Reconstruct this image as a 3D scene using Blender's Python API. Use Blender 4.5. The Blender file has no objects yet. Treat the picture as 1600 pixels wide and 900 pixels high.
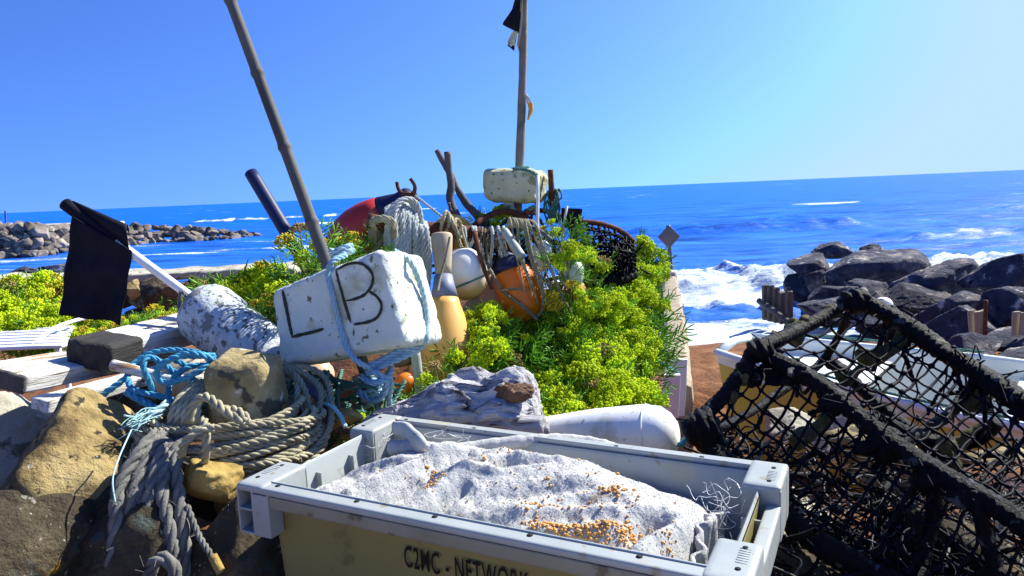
import bpy, bmesh, math, random
import numpy as np
from mathutils import Vector, Matrix
rng = np.random.default_rng(11)
random.seed(5)
S = bpy.context.scene
COL = S.collection
PI = math.pi

# ------------------------------------------------------------------ camera
F = 1125.0
CAM = np.array([0., 0., 4.5])
ROLL = math.atan2(333 - 265, 1600.0)
PITCH = math.atan(151 * math.cos(ROLL) / F)
cr, sr, cp, sp = math.cos(ROLL), math.sin(ROLL), math.cos(PITCH), math.sin(PITCH)
def ray(px, py):
    u = (px - 800) / F; v = (450 - py) / F
    x = u * cr + v * sr; up = -u * sr + v * cr
    return np.array([x, cp + up * sp, -sp + up * cp])
def P(px, py, y):                       # where the view line through a pixel is y metres away
    r = ray(px, py); return CAM + r * (y / r[1])
def G(px, py, z):                       # where it meets the level z
    r = ray(px, py); return CAM + r * ((z - CAM[2]) / r[2])
cam_d = bpy.data.cameras.new('camera'); cam = bpy.data.objects.new('camera', cam_d); COL.objects.link(cam)
cam_d.sensor_width = 36.0; cam_d.lens = 36.0 * F / 1600; cam_d.clip_start = 0.05; cam_d.clip_end = 30000
R = Vector((cr, -sr * sp, -sr * cp)); U = Vector((sr, cr * sp, cr * cp)); B = Vector((0, -cp, sp))
cam.matrix_world = Matrix(((R.x, U.x, B.x, CAM[0]), (R.y, U.y, B.y, CAM[1]), (R.z, U.z, B.z, CAM[2]), (0, 0, 0, 1)))
S.camera = cam

# ------------------------------------------------------------------ light
SUN_AZ, SUN_EL = math.radians(57), math.radians(42)     # azimuth to the right of the view
sunv = Vector((math.sin(SUN_AZ) * math.cos(SUN_EL), math.cos(SUN_AZ) * math.cos(SUN_EL), math.sin(SUN_EL)))
sd = bpy.data.lights.new('sun', 'SUN'); sun = bpy.data.objects.new('sun', sd); COL.objects.link(sun)
sd.energy = 5.0; sd.angle = math.radians(0.5); sd.color = (1.0, 0.975, 0.88)
sun.rotation_euler = (-sunv).to_track_quat('-Z', 'Y').to_euler()
W = bpy.data.worlds.new('World'); S.world = W; W.use_nodes = True
wn, wl = W.node_tree.nodes, W.node_tree.links
bg = wn['Background']
sky = wn.new('ShaderNodeTexSky'); sky.sky_type = 'NISHITA'; sky.sun_disc = False
sky.sun_elevation = SUN_EL; sky.sun_rotation = SUN_AZ
sky.altitude = 0; sky.air_density = 1.0; sky.dust_density = 1.5; sky.ozone_density = 3.0
wtc = wn.new('ShaderNodeTexCoord'); wmp = wn.new('ShaderNodeMapping'); wmp.inputs['Location'].default_value = (0, 0, .15); wmp.inputs['Scale'].default_value = (1, 1, .9)
wl.new(wtc.outputs['Generated'], wmp.inputs[0]); wl.new(wmp.outputs[0], sky.inputs[0])
wg = wn.new('ShaderNodeGamma'); wg.inputs[1].default_value = 1.3
wt = wn.new('ShaderNodeMixRGB'); wt.blend_type = 'MULTIPLY'; wt.inputs[0].default_value = 1; wt.inputs[2].default_value = (.61, .91, 1.55, 1)
wl.new(sky.outputs[0], wg.inputs[0]); wl.new(wg.outputs[0], wt.inputs[1]); wd = wn.new('ShaderNodeMixRGB'); wd.blend_type = 'DARKEN'; wd.inputs[0].default_value = 1; wd.inputs[2].default_value = (5.6, 8.3, 14, 1)
wl.new(wt.outputs[0], wd.inputs[1]); wl.new(wd.outputs[0], bg.inputs['Color'])
bg.inputs['Strength'].default_value = 0.048
S.view_settings.view_transform = 'Standard'; S.view_settings.look = 'None'
S.view_settings.exposure = 1.0; S.view_settings.gamma = 1.0
S.render.engine = 'CYCLES'
S.cycles.max_bounces = 6; S.cycles.transparent_max_bounces = 8

# ------------------------------------------------------------------ mesh tools
def nz(v):
    v = np.asarray(v, float); return v / (np.linalg.norm(v, axis=-1, keepdims=True) + 1e-12)
def sn(p, scale, seed=0, octs=3, gain=.5):              # smooth vector noise, about -1..1
    p = np.asarray(p, float) * scale; r = np.random.default_rng(seed * 7 + 3)
    out = np.zeros(p.shape[:-1]); a = 1.0; tot = 0
    for o in range(octs):
        acc = 0
        for k in range(5):
            d = nz(r.normal(size=3)) * 2.2; e = nz(r.normal(size=3)) * 1.7; f1, f2 = r.uniform(0, 6.3, 2)
            acc = acc + np.sin(p @ d + f1 + 1.6 * np.sin(p @ e + f2))
        out += a * acc / 2.6; tot += a; a *= gain; p = p * 2.03
    return out / tot
class MB:
    def __init__(s): s.v = []; s.f = []; s.n = 0; s.att = []
    def add(s, V, *Fs, att=None):
        V = np.asarray(V, float).reshape(-1, 3)
        for f in Fs:
            if len(f): s.f.append(np.asarray(f, int) + s.n)
        s.v.append(V); s.n += len(V)
        s.att.append(np.zeros(len(V)) if att is None else np.asarray(att, float).ravel())
        return s
    def mesh(s, name, off=(0, 0, 0), flat=None):
        V = np.concatenate(s.v) - np.asarray(off, float)
        me = bpy.data.meshes.new(name)
        me.vertices.add(len(V)); me.vertices.foreach_set('co', V.astype(np.float32).ravel())
        loops = np.concatenate([f.ravel() for f in s.f]); tot = np.concatenate([np.full(len(f), f.shape[1]) for f in s.f])
        st = np.concatenate([[0], np.cumsum(tot)[:-1]])
        me.loops.add(len(loops)); me.loops.foreach_set('vertex_index', loops.astype(np.int32))
        me.polygons.add(len(tot)); me.polygons.foreach_set('loop_start', st.astype(np.int32))
        me.polygons.foreach_set('use_smooth', np.ones(len(tot), bool))
        me.update(calc_edges=True); me.validate()
        A = np.concatenate(s.att)
        if A.any():
            at = me.attributes.new('mask', 'FLOAT', 'POINT'); at.data.foreach_set('value', A.astype(np.float32))
        if flat is not None: me.set_sharp_from_angle(angle=math.radians(flat))
        return me
    def build(s, name, mat, parent=None, flat=None, loc=None):
        off = loc if loc is not None else (tuple(parent['_o']) if parent is not None else np.concatenate(s.v).mean(0) * 0)
        me = s.mesh(name, off, flat); o = bpy.data.objects.new(name, me); COL.objects.link(o)
        me.materials.append(mat)
        if parent is not None: o.parent = parent; o['_o'] = list(off)
        else: o.location = off; o['_o'] = list(off)
        return o
def tag(o, label, cat, group=None):
    o['label'] = label; o['category'] = cat
    if group: o['group'] = group
    return o
def thing(name, label, cat, loc, group=None):
    o = bpy.data.objects.new(name, None); COL.objects.link(o); o.empty_display_size = .05
    o.location = [float(c) for c in loc]; o['_o'] = [float(c) for c in loc]
    return tag(o, label, cat, group)
def struct(o, kind='structure'): o['kind'] = kind; return o

def cr_path(pts, step):                                  # Catmull-Rom, resampled evenly
    p = np.asarray(pts, float)
    if len(p) == 2: q = p[0] + (p[1] - p[0]) * np.linspace(0, 1, 8)[:, None]
    else:
        e = np.vstack([2 * p[0] - p[1], p, 2 * p[-1] - p[-2]]); q = []
        t = np.linspace(0, 1, 12, endpoint=False)[:, None]
        for i in range(len(p) - 1):
            a, b, c, d = e[i:i + 4]
            q.append(.5 * (2 * b + (c - a) * t + (2 * a - 5 * b + 4 * c - d) * t ** 2 + (3 * b - 3 * c + d - a) * t ** 3))
        q.append(p[-1:]); q = np.vstack(q)
    L = np.concatenate([[0], np.cumsum(np.linalg.norm(np.diff(q, axis=0), axis=1))])
    n = max(2, int(L[-1] / step) + 1); s = np.linspace(0, L[-1], n)
    return np.stack([np.interp(s, L, q[:, k]) for k in range(3)], 1), s
def frames(p):
    T = nz(np.gradient(p, axis=0)); N = np.zeros_like(p)
    a = np.array([0, 0, 1.]) if abs(T[0, 2]) < .9 else np.array([1., 0, 0])
    n = nz(a - T[0] * (a @ T[0]))
    for i in range(len(p)):
        n = n - T[i] * (n @ T[i]); n = n / (np.linalg.norm(n) + 1e-12); N[i] = n
    return T, N, np.cross(T, N)
def tube(mb, p, r, sides=8, caps=True, att=None, N=None, Bn=None, sq=None):
    p = np.asarray(p, float); n = len(p)
    if N is None: _, N, Bn = frames(p)
    r = np.asarray(r, float)
    if r.ndim == 0: r = np.full(n, float(r))
    a = np.arange(sides) * 2 * PI / sides
    rr = r[:, None] if r.ndim == 1 else r
    c1, c2 = np.cos(a) * rr, np.sin(a) * rr
    if sq: c2 = c2 * sq
    V = p[:, None, :] + c1[..., None] * N[:, None, :] + c2[..., None] * Bn[:, None, :]
    i = np.arange(n - 1)[:, None] * sides; j = np.arange(sides); k = (j + 1) % sides
    Q = np.stack([i + j, i + k, i + sides + k, i + sides + j], -1).reshape(-1, 4)
    V = V.reshape(-1, 3); T3 = []
    if caps:
        V = np.vstack([V, p[:1], p[-1:]]); c0 = n * sides
        T3 = [np.stack([np.full(sides, c0), k, j], 1), np.stack([np.full(sides, c0 + 1), (n - 1) * sides + j, (n - 1) * sides + k], 1)]
    mb.add(V, Q, *T3, att=None if att is None else np.full(len(V), att))
def pipe(mb, pts, r0, r1=None, sides=10, step=.02, wob=0, seed=0, **k):
    p, s = cr_path(pts, step); r = np.linspace(r0, r1 if r1 is not None else r0, len(p))
    if wob: r = r * (1 + wob * sn(p, 1 / (r0 * 4), seed, 2))
    tube(mb, p, r, sides, **k)
def rope(mb, pts, r, pitch=7.0, step=None, sides=6, fuzz=0, seed=0, strands=3):
    p, s = cr_path(pts, step or r * .8); _, N, Bn = frames(p)
    ph = s / (pitch * r) * 2 * PI
    for k in range(strands):
        th = ph + k * 2 * PI / strands
        c = p + (np.cos(th)[:, None] * N + np.sin(th)[:, None] * Bn) * r * .5
        tube(mb, c, np.full(len(p), r * .54), sides, N=N, Bn=Bn)
    if fuzz:
        rr = np.random.default_rng(seed)
        for _ in range(int(fuzz * s[-1])):
            i = rr.integers(0, len(p)); d = nz(rr.normal(size=3)); q = p[i] + d * r
            tube(mb, np.array([q, q + d * r * .6 + rr.normal(size=3) * r * .3, q + d * r * .9 + rr.normal(size=3) * r * .8]), r * .05, 3, caps=False)
_ico = {}
def ico(sub):
    if sub not in _ico:
        bm = bmesh.new(); bmesh.ops.create_icosphere(bm, subdivisions=sub, radius=1)
        _ico[sub] = (np.array([v.co[:] for v in bm.verts]), np.array([[v.index for v in f.verts] for f in bm.faces])); bm.free()
    return _ico[sub]
def ball(mb, c, r, sub=2, scale=(1, 1, 1), M=None, att=None):
    V, T = ico(sub); V = V * np.asarray(scale) * r
    if M is not None: V = V @ np.asarray(M).T
    mb.add(V + np.asarray(c), T, att=None if att is None else np.full(len(V), att))
def rock(mb, c, size, seed, sub=4, planes=10, rough=.05, sharp=60, rot=None):
    r = np.random.default_rng(seed); D, T = ico(sub)
    n = nz(r.normal(size=(planes, 3))); d = r.uniform(.6, 1.0, planes)
    m = np.maximum(D @ n.T, 0) / d
    rad = 1 / (np.sum(m ** sharp, 1)) ** (1 / sharp); rad = np.minimum(rad, 1.4)
    V = D * rad[:, None]
    V = V * (1 + rough * sn(V, 1.6, seed, 4)[:, None] + rough * .45 * sn(V, 6, seed + 1, 4)[:, None])
    mn, mx = V.min(0), V.max(0); V = (V - (mn + mx) / 2) / ((mx - mn) / 2)
    a = r.uniform(-.5, .5) if rot is None else rot
    V = V * np.asarray(size) / 2
    ca, sa = math.cos(a), math.sin(a); V = np.stack([V[:, 0] * ca - V[:, 1] * sa, V[:, 0] * sa + V[:, 1] * ca, V[:, 2]], 1)
    mb.add(V + np.asarray(c), T)
def cubegrid(n):
    key = ('c', n)
    if key not in _ico:
        t = np.linspace(-1, 1, n + 1); Vs, Qs = [], []; k = 0
        for ax in range(3):
            for sg in (-1, 1):
                u, v = np.meshgrid(t, t, indexing='ij'); p = np.zeros(u.shape + (3,))
                p[..., ax] = sg; p[..., (ax + 1) % 3] = u; p[..., (ax + 2) % 3] = v
                i = np.arange(n)[:, None] * (n + 1) + np.arange(n)
                q = np.stack([i, i + n + 1, i + n + 2, i + 1], -1).reshape(-1, 4)
                if sg < 0: q = q[:, ::-1]
                Vs.append(p.reshape(-1, 3)); Qs.append(q + k); k += (n + 1) ** 2
        V = np.vstack(Vs); Q = np.vstack(Qs)
        u, inv = np.unique(np.round(V, 5), axis=0, return_inverse=True)
        _ico[key] = (u, inv.reshape(-1)[Q])
    return _ico[key]
def rbox(size, r, n=6, fn=None):                         # box with rounded edges about the origin
    V, Q = cubegrid(n); h = np.asarray(size, float) / 2
    # push the grid lines towards the edges so the rounding has vertices
    w = np.sign(V) * np.abs(V) ** .6
    p = w * h; inn = np.clip(p, -(h - r), h - r); d = p - inn
    p = inn + nz(d) * r * (np.linalg.norm(d, axis=1, keepdims=True) > 1e-9)
    if fn is not None: p = fn(p)
    return p, Q
def bx(mb, lo, hi, r=0, n=3, M=None, o=None):
    lo, hi = np.minimum(lo, hi), np.maximum(lo, hi); c = (lo + hi) / 2
    if r: V, Q = rbox(hi - lo, r, n)
    else: V, Q = cubegrid(1); V = V * (hi - lo) / 2
    V = V + c
    if M is not None: V = V @ np.asarray(M).T
    if o is not None: V = V + np.asarray(o)
    mb.add(V, Q)
def lathe(mb, prof, c, axis, sides=28, sq=1.0, att=None):         # prof: (distance along axis, radius)
    prof = np.asarray(prof, float); ax = nz(axis)
    p = np.asarray(c) + prof[:, :1] * ax
    a = np.array([0, 0, 1.]) if abs(ax[2]) < .9 else np.array([0, 1., 0]); N = nz(a - ax * (a @ ax)); Bn = np.cross(ax, N)
    n = len(p); tube(mb, p, prof[:, 1], sides, N=np.repeat(N[None], n, 0), Bn=np.repeat(Bn[None], n, 0), att=att)
def basis(x, z):                                         # columns: x axis, y axis, z axis
    x = nz(x); z = nz(np.asarray(z) - x * (np.asarray(z) @ x)); return np.stack([x, np.cross(z, x), z], 1)
def grid(mb, V, att=None, flip=False):                   # V: (a, b, 3)
    a, b = V.shape[:2]; i = np.arange(a - 1)[:, None] * b + np.arange(b - 1)
    q = np.stack([i, i + 1, i + b + 1, i + b], -1).reshape(-1, 4)
    mb.add(V.reshape(-1, 3), q[:, ::-1] if flip else q, att=att)
def slab(mb, V, t, nrm=None):                            # closed sheet of thickness t from a grid
    a, b = V.shape[:2]
    du = np.gradient(V, axis=0); dv = np.gradient(V, axis=1); n = nz(np.cross(du, dv)) if nrm is None else nrm
    A = V + n * t / 2; Bk = V - n * t / 2; k = a * b
    i = np.arange(a - 1)[:, None] * b + np.arange(b - 1); q = np.stack([i, i + b, i + b + 1, i + 1], -1).reshape(-1, 4)
    rim = np.concatenate([np.arange(b), np.arange(1, a) * b + b - 1, (a - 1) * b + np.arange(b - 2, -1, -1), np.arange(a - 2, 0, -1) * b])
    j = np.roll(rim, -1)
    mb.add(np.vstack([A.reshape(-1, 3), Bk.reshape(-1, 3)]), q, (q + k)[:, ::-1], np.stack([rim, j, j + k, rim + k], 1))
def net(mb, fn, nu, nv, r, jit=.15, seed=0, knot=1.9, sides=5, keep=None):
    rr = np.random.default_rng(seed)
    Pn = np.zeros((nu + 1, nv + 1, 3))
    for i in range(nu + 1):
        for j in range(nv + 1):
            ju, jv = rr.normal(size=2) * jit * .5 * np.array([0 < i < nu, 0 < j < nv])
            Pn[i, j] = fn((i + ju) / nu, (j + jv) / nv)
    for i in range(nu + 1):
        for j in range(nv + 1):
            for (a, b) in ((i + 1, j), (i, j + 1)):
                if a <= nu and b <= nv and (keep is None or keep(i, j, a, b, rr)):
                    p, q = Pn[i, j], Pn[a, b]; m = (p + q) / 2 + rr.normal(size=3) * np.linalg.norm(q - p) * .05 - np.array([0, 0, .03]) * np.linalg.norm(q - p)
                    tube(mb, cr_path([p, m, q], np.linalg.norm(q - p) / 5)[0], r * rr.uniform(.8, 1.15), sides, caps=False)
            if 0 < i < nu and 0 < j < nv: ball(mb, Pn[i, j], r * knot * rr.uniform(.85, 1.25), 1, (1, 1, .8))

# ------------------------------------------------------------------ materials
MATS = {}
def mat(name, cols, scale=8, rough=.7, bump=.3, bscale=60, bdist=.01, spec=.4, detail=6, stretch=(1, 1, 1), rnd=0, metal=0, sss=None, speck=None, dist=0., trans=0):
    m = bpy.data.materials.new(name); m.use_nodes = True; n, l = m.node_tree.nodes, m.node_tree.links
    b = n['Principled BSDF']; tc = n.new('ShaderNodeTexCoord'); mp = n.new('ShaderNodeMapping'); mp.inputs['Scale'].default_value = stretch
    l.new(tc.outputs['Object'], mp.inputs['Vector'])
    t = n.new('ShaderNodeTexNoise'); t.inputs['Scale'].default_value = scale; t.inputs['Detail'].default_value = detail; t.inputs['Roughness'].default_value = .62
    t.inputs['Distortion'].default_value = dist
    l.new(mp.outputs[0], t.inputs['Vector'])
    rp = n.new('ShaderNodeValToRGB'); e = rp.color_ramp.elements
    if len(cols) == 3 and isinstance(cols[0], (int, float)): cols = [(0, cols), (1, cols)]
    while len(e) < len(cols): e.new(.5)
    for q, (p, c) in zip(e, cols): q.position = p; q.color = (*c, 1)
    l.new(t.outputs[0], rp.inputs[0]); out = rp.outputs[0]
    if speck:                                            # (colour, scale, threshold): small stains with a shape of their own
        for (c, s2, th) in speck:
            t2 = n.new('ShaderNodeTexNoise'); t2.inputs['Scale'].default_value = s2; t2.inputs['Detail'].default_value = 4
            l.new(mp.outputs[0], t2.inputs['Vector'])
            r2 = n.new('ShaderNodeValToRGB'); r2.color_ramp.elements[0].position = th; r2.color_ramp.elements[1].position = th + .05
            l.new(t2.outputs[0], r2.inputs[0])
            mx = n.new('ShaderNodeMixRGB'); mx.inputs[2].default_value = (*c, 1); l.new(r2.outputs[0], mx.inputs[0]); l.new(out, mx.inputs[1]); out = mx.outputs[0]
    if rnd:
        oi = n.new('ShaderNodeObjectInfo'); mr = n.new('ShaderNodeMapRange'); mr.inputs[3].default_value = 1 - rnd; mr.inputs[4].default_value = 1 + rnd
        l.new(oi.outputs['Random'], mr.inputs[0]); h = n.new('ShaderNodeHueSaturation'); l.new(mr.outputs[0], h.inputs['Value']); l.new(out, h.inputs['Color']); out = h.outputs[0]
    l.new(out, b.inputs['Base Color']); b.inputs['Roughness'].default_value = rough; b.inputs['Metallic'].default_value = metal
    b.inputs['Specular IOR Level'].default_value = spec
    if sss: b.inputs['Subsurface Weight'].default_value = sss; b.inputs['Subsurface Radius'].default_value = (.01, .01, .01)
    if trans:
        tr = n.new('ShaderNodeBsdfTranslucent'); l.new(out, tr.inputs['Color']); ms = n.new('ShaderNodeMixShader'); ms.inputs[0].default_value = trans
        l.new(b.outputs[0], ms.inputs[1]); l.new(tr.outputs[0], ms.inputs[2]); l.new(ms.outputs[0], n['Material Output'].inputs['Surface'])
    if bump:
        t3 = n.new('ShaderNodeTexNoise'); t3.inputs['Scale'].default_value = bscale; t3.inputs['Detail'].default_value = 8; t3.inputs['Roughness'].default_value = .65
        l.new(mp.outputs[0], t3.inputs['Vector'])
        bp = n.new('ShaderNodeBump'); bp.inputs['Strength'].default_value = bump; bp.inputs['Distance'].default_value = bdist
        l.new(t3.outputs[0], bp.inputs['Height']); l.new(bp.outputs[0], b.inputs['Normal'])
    MATS[name] = m
    return m
g3 = lambda a, b=None, c=None: (a, a if b is None else b, a if c is None else c)
M = {}
def dm(k, *a, **kw): M[k] = mat(k, *a, **kw)
dm('crate_plastic', [(.3, (.27, .30, .30)), (.6, (.35, .37, .36)), (.75, (.32, .31, .26))], 5, .42, .12, 130, .002, .5, speck=[((.26, .25, .18), 38, .64), ((.36, .36, .28), 9, .62)])
dm('crate_shaded_wall', [(.3, (.21, .175, .06)), (.7, (.27, .225, .08))], 4, .5, .1, 120, .002, .4, speck=[((.15, .12, .05), 12, .62)])  # grey plastic tinted olive: warm bounce and shade painted into the outer wall
dm('crate_shaded_skirt', [(.3, (.20, .19, .14)), (.7, (.27, .26, .20))], 6, .45, .15, 120, .002, .4, speck=[((.12, .10, .06), 16, .6)])  # rim plastic toned down to olive, shade painted into the colour
dm('ink', (.012, .012, .012), bump=0, rough=.6)
dm('hole', (.01, .01, .012), bump=0, rough=.9)
dm('towel', [(.35, (.36, .37, .37)), (.5, (.47, .47, .455)), (.68, (.55, .54, .50))], 30, .95, .6, 300, .004, .1, detail=8, speck=[((.36, .31, .24), 9, .68)])
dm('grain', [(.3, (.42, .17, .035)), (.5, (.66, .33, .08)), (.7, (.60, .42, .2))], 90, .7, .2, 200, .001)
dm('nylon', (.75, .77, .8), bump=0, rough=.25)
dm('foam_white', [(.25, (.52, .58, .48)), (.5, (.66, .71, .63)), (.7, (.73, .77, .69))], 6, .85, .7, 110, .006, .2, speck=[((.16, .16, .09), 55, .635), ((.36, .37, .25), 13, .64), ((.50, .50, .36), 5, .6)])
dm('foam_dirty', [(.3, (.36, .40, .42)), (.5, (.55, .60, .62)), (.7, (.66, .70, .66))], 14, .9, 1.0, 80, .008, .15, speck=[((.16, .17, .16), 60, .56), ((.24, .25, .24), 16, .62), ((.5, .48, .28), 5, .60)])
dm('foam_cream', [(.3, (.40, .40, .22)), (.55, (.60, .58, .38)), (.75, (.68, .67, .50))], 7, .9, .8, 60, .01, .15, speck=[((.10, .11, .04), 60, .62), ((.28, .29, .15), 14, .60)])
dm('groove', (.035, .04, .025), bump=0, rough=.95)
dm('bamboo', [(.3, (.03, .032, .034)), (.5, (.085, .085, .082)), (.65, (.16, .155, .14))], 14, .75, .3, 60, .002, stretch=(1, 1, .12))
dm('bamboo_dark', [(.3, (.10, .09, .08)), (.6, (.22, .2, .17))], 14, .8, .3, 60, .003)
dm('white_paint', [(.3, (.70, .71, .71)), (.7, (.82, .82, .80))], 6, .45, .1, 50, .002, speck=[((.4, .36, .28), 24, .71)])
dm('white_plastic', [(.3, (.74, .75, .72)), (.7, (.84, .84, .81))], 5, .4, .15, 60, .002, speck=[((.45, .44, .38), 60, .64), ((.6, .58, .48), 8, .62)])
dm('flag_black', [(.3, (.006, .006, .012)), (.7, (.012, .012, .02))], 30, .75, .25, 300, .001, .15)
dm('navy', [(.3, (.006, .010, .05)), (.7, (.012, .018, .08))], 12, .5, .1, 60, .002)
dm('plank_white', [(.28, (.24, .21, .17)), (.40, (.52, .49, .43)), (.5, (.68, .67, .63)), (.7, (.76, .75, .72))], 7, .85, .8, 30, .006, .2, stretch=(.5, 6, 6), speck=[((.36, .17, .06), 4.0, .61), ((.26, .22, .16), 10, .585)])
dm('plank_dark', [(.3, (.010, .010, .012)), (.7, (.045, .04, .035))], 8, .75, 1.0, 25, .01, stretch=(.5, 4, 4))
dm('drift', [(.36, (.05, .038, .034)), (.42, (.30, .28, .29)), (.52, (.54, .53, .55)), (.8, (.70, .69, .68))], 6, .9, 1.0, 16, .02, .15, stretch=(.5, 4, 4), detail=10, dist=1.6)
dm('drift_core', [(.3, (.06, .03, .018)), (.6, (.20, .11, .06))], 14, .95, 1.0, 40, .012)
dm('stick', [(.3, (.045, .04, .04)), (.65, (.17, .16, .155))], 12, .85, .8, 40, .006, stretch=(1, 1, .3))
dm('stone_warm', [(.28, (.09, .065, .035)), (.42, (.16, .11, .045)), (.52, (.36, .26, .105)), (.66, (.48, .37, .17)), (.78, (.55, .28, .05))], 6, .92, 1.0, 34, .025, .2, detail=12, speck=[((.05, .042, .03), 30, .61), ((.5, .47, .36), 50, .66), ((.5, .25, .04), 7, .66)])
dm('stone_pale', [(.3, (.30, .27, .20)), (.55, (.45, .42, .33)), (.75, (.52, .49, .40))], 5, .92, .8, 40, .012, .2, detail=9, speck=[((.14, .13, .09), 16, .60), ((.56, .54, .46), 45, .64)])
dm('stone_lichen', [(.3, (.12, .09, .045)), (.5, (.34, .27, .13)), (.7, (.54, .46, .27))], 7, .92, .9, 40, .015, .2, detail=9, speck=[((.10, .09, .06), 20, .57), ((.62, .60, .5), 26, .64), ((.5, .4, .16), 8, .64)])
dm('stone_dark', [(.3, (.022, .018, .011)), (.52, (.085, .068, .040)), (.72, (.20, .15, .085))], 9, .9, 1.0, 40, .03, .25, detail=9, speck=[((.34, .32, .26), 55, .67), ((.34, .20, .04), 12, .655), ((.10, .12, .10), 16, .62)])
dm('barnacle', [(.3, (.16, .155, .12)), (.7, (.34, .32, .26))], 60, .9, .3, 300, .001)
dm('stone_gold', [(.3, (.20, .13, .03)), (.6, (.42, .29, .08))], 8, .85, .6, 40, .01, speck=[((.5, .45, .3), 50, .68)])
dm('armour', [(.3, (.022, .025, .040)), (.5, (.062, .065, .092)), (.7, (.30, .255, .225))], 1.6, .9, 1.0, 6, .2, .2, detail=11, rnd=.35, speck=[((.48, .44, .40), 3.2, .63), ((.02, .02, .03), 5, .62)])  # pale brown end and pale specks paint in sunlit tops, placed by noise
dm('breakwater', [(.3, (.085, .075, .065)), (.5, (.20, .17, .14)), (.7, (.34, .28, .21))], .7, .9, .9, 3, .15, .2, rnd=.5)
dm('rope_grey', [(.3, (.25, .23, .15)), (.6, (.45, .41, .27)), (.8, (.56, .52, .36))], 25, .95, .7, 250, .003, .1)
dm('rope_dark', [(.3, (.10, .10, .095)), (.6, (.22, .215, .19))], 22, .95, .8, 240, .003, .1, speck=[((.18, .17, .05), 6, .68)])
dm('rope_pale', [(.3, (.30, .33, .32)), (.6, (.46, .50, .48))], 22, .9, .6, 250, .003, .1)
dm('rope_blue', [(.3, (.03, .20, .36)), (.6, (.08, .33, .48)), (.8, (.16, .42, .54))], 22, .7, .5, 250, .002, .2)
dm('rope_lash', [(.25, (.12, .28, .42)), (.45, (.26, .44, .58)), (.6, (.42, .54, .52)), (.8, (.28, .46, .38))], 6, .8, .5, 250, .002, .2)
dm('rope_green', [(.3, (.03, .11, .09)), (.6, (.10, .24, .2))], 30, .85, .6, 250, .002)
dm('rope_teal', [(.3, (.30, .55, .56)), (.6, (.50, .72, .70))], 40, .9, .6, 250, .002)
dm('twine', [(.3, (.16, .14, .09)), (.6, (.30, .28, .19))], 30, .95, .7, 250, .002, .1)
dm('rust', [(.25, (.035, .014, .010)), (.5, (.12, .045, .025)), (.7, (.22, .09, .045))], 16, .9, .8, 90, .005, .2)
dm('rust_tan', [(.3, (.34, .24, .14)), (.6, (.50, .40, .26))], 16, .85, .4, 80, .003, speck=[((.26, .07, .03), 12, .60)])
dm('tan', [(.3, (.38, .29, .19)), (.7, (.52, .43, .30))], 18, .8, .3, 70, .003, stretch=(1, 1, .3))
dm('orange', [(.3, (.80, .15, .003)), (.7, (.88, .24, .006))], 8, .42, .15, 60, .002, .5, speck=[((.5, .28, .08), 26, .72)])
dm('orange_pale', [(.3, (.72, .36, .07)), (.7, (.82, .48, .14))], 8, .5, .15, 60, .002, .4, speck=[((.5, .2, .02), 20, .68)])
dm('amber', [(.3, (.75, .34, .01)), (.7, (.82, .42, .03))], 8, .45, .15, 60, .002)
dm('red_float', [(.3, (.40, .015, .012)), (.7, (.55, .035, .02))], 6, .4, .15, 60, .002, .5, speck=[((.6, .18, .06), 5, .62)])
dm('peach', [(.3, (.62, .36, .22)), (.7, (.74, .50, .36))], 8, .5, .15, 60, .002)
dm('grey_blue', [(.3, (.16, .18, .26)), (.7, (.26, .28, .38))], 8, .5, .15, 60, .002)
dm('float_white', [(.3, (.72, .72, .67)), (.6, (.80, .80, .76)), (.8, (.70, .62, .45))], 4, .35, .12, 60, .002, .5)
dm('float_green', [(.3, (.34, .44, .38)), (.7, (.55, .62, .54))], 6, .4, .2, 60, .002)
dm('pale_green', [(.3, (.28, .32, .28)), (.7, (.42, .46, .41))], 9, .6, .3, 60, .002)
dm('stem', [(.3, (.10, .14, .02)), (.7, (.20, .25, .05))], 30, .6, 0)
dm('leaf', [(.3, (.08, .25, .02)), (.55, (.20, .44, .035)), (.8, (.36, .58, .05))], 26, .5, 0, spec=.4, rnd=.3, trans=.42)
dm('flower', [(.3, (.50, .66, .012)), (.55, (.68, .80, .02)), (.8, (.80, .82, .03))], 40, .65, .3, 300, .002, .2, rnd=.22, trans=.42)
dm('flower_gold', [(.3, (.45, .36, .015)), (.55, (.68, .52, .03)), (.8, (.75, .64, .06))], 40, .7, .3, 300, .002, .2, rnd=.2, trans=.15)
dm('flower_dry', [(.3, (.20, .13, .05)), (.7, (.38, .27, .12))], 40, .9, .3, 300, .002, .1, rnd=.2)
dm('tar', [(.3, (.0015, .0015, .003)), (.6, (.005, .005, .008)), (.8, (.018, .018, .022))], 16, .5, 1.0, 70, .010, .12, speck=[((.07, .07, .08), 34, .62), ((.10, .10, .06), 12, .68)])  # pale grey specks: dry salt that doubles as painted glints
dm('net_black', [(.3, (.002, .002, .005)), (.7, (.007, .007, .014))], 20, .6, .4, 300, .001, .08)
dm('net_grey', [(.3, (.06, .06, .062)), (.7, (.28, .27, .25))], 20, .8, .4, 300, .001, .3)
dm('weed', [(.3, (.035, .035, .012)), (.6, (.12, .11, .05)), (.8, (.24, .22, .12))], 22, .9, 1.0, 90, .01, .2)
dm('boat_white', [(.3, (.68, .74, .72)), (.7, (.76, .81, .78))], 2, .3, .05, 20, .002, .5, speck=[((.5, .48, .4), 10, .72)])
dm('boat_cream', [(.3, (.52, .42, .06)), (.7, (.60, .50, .10))], 3, .45, .1, 30, .002)
dm('boat_grey', [(.3, (.25, .27, .28)), (.7, (.38, .4, .4))], 5, .6, .1, 40, .002)
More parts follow.
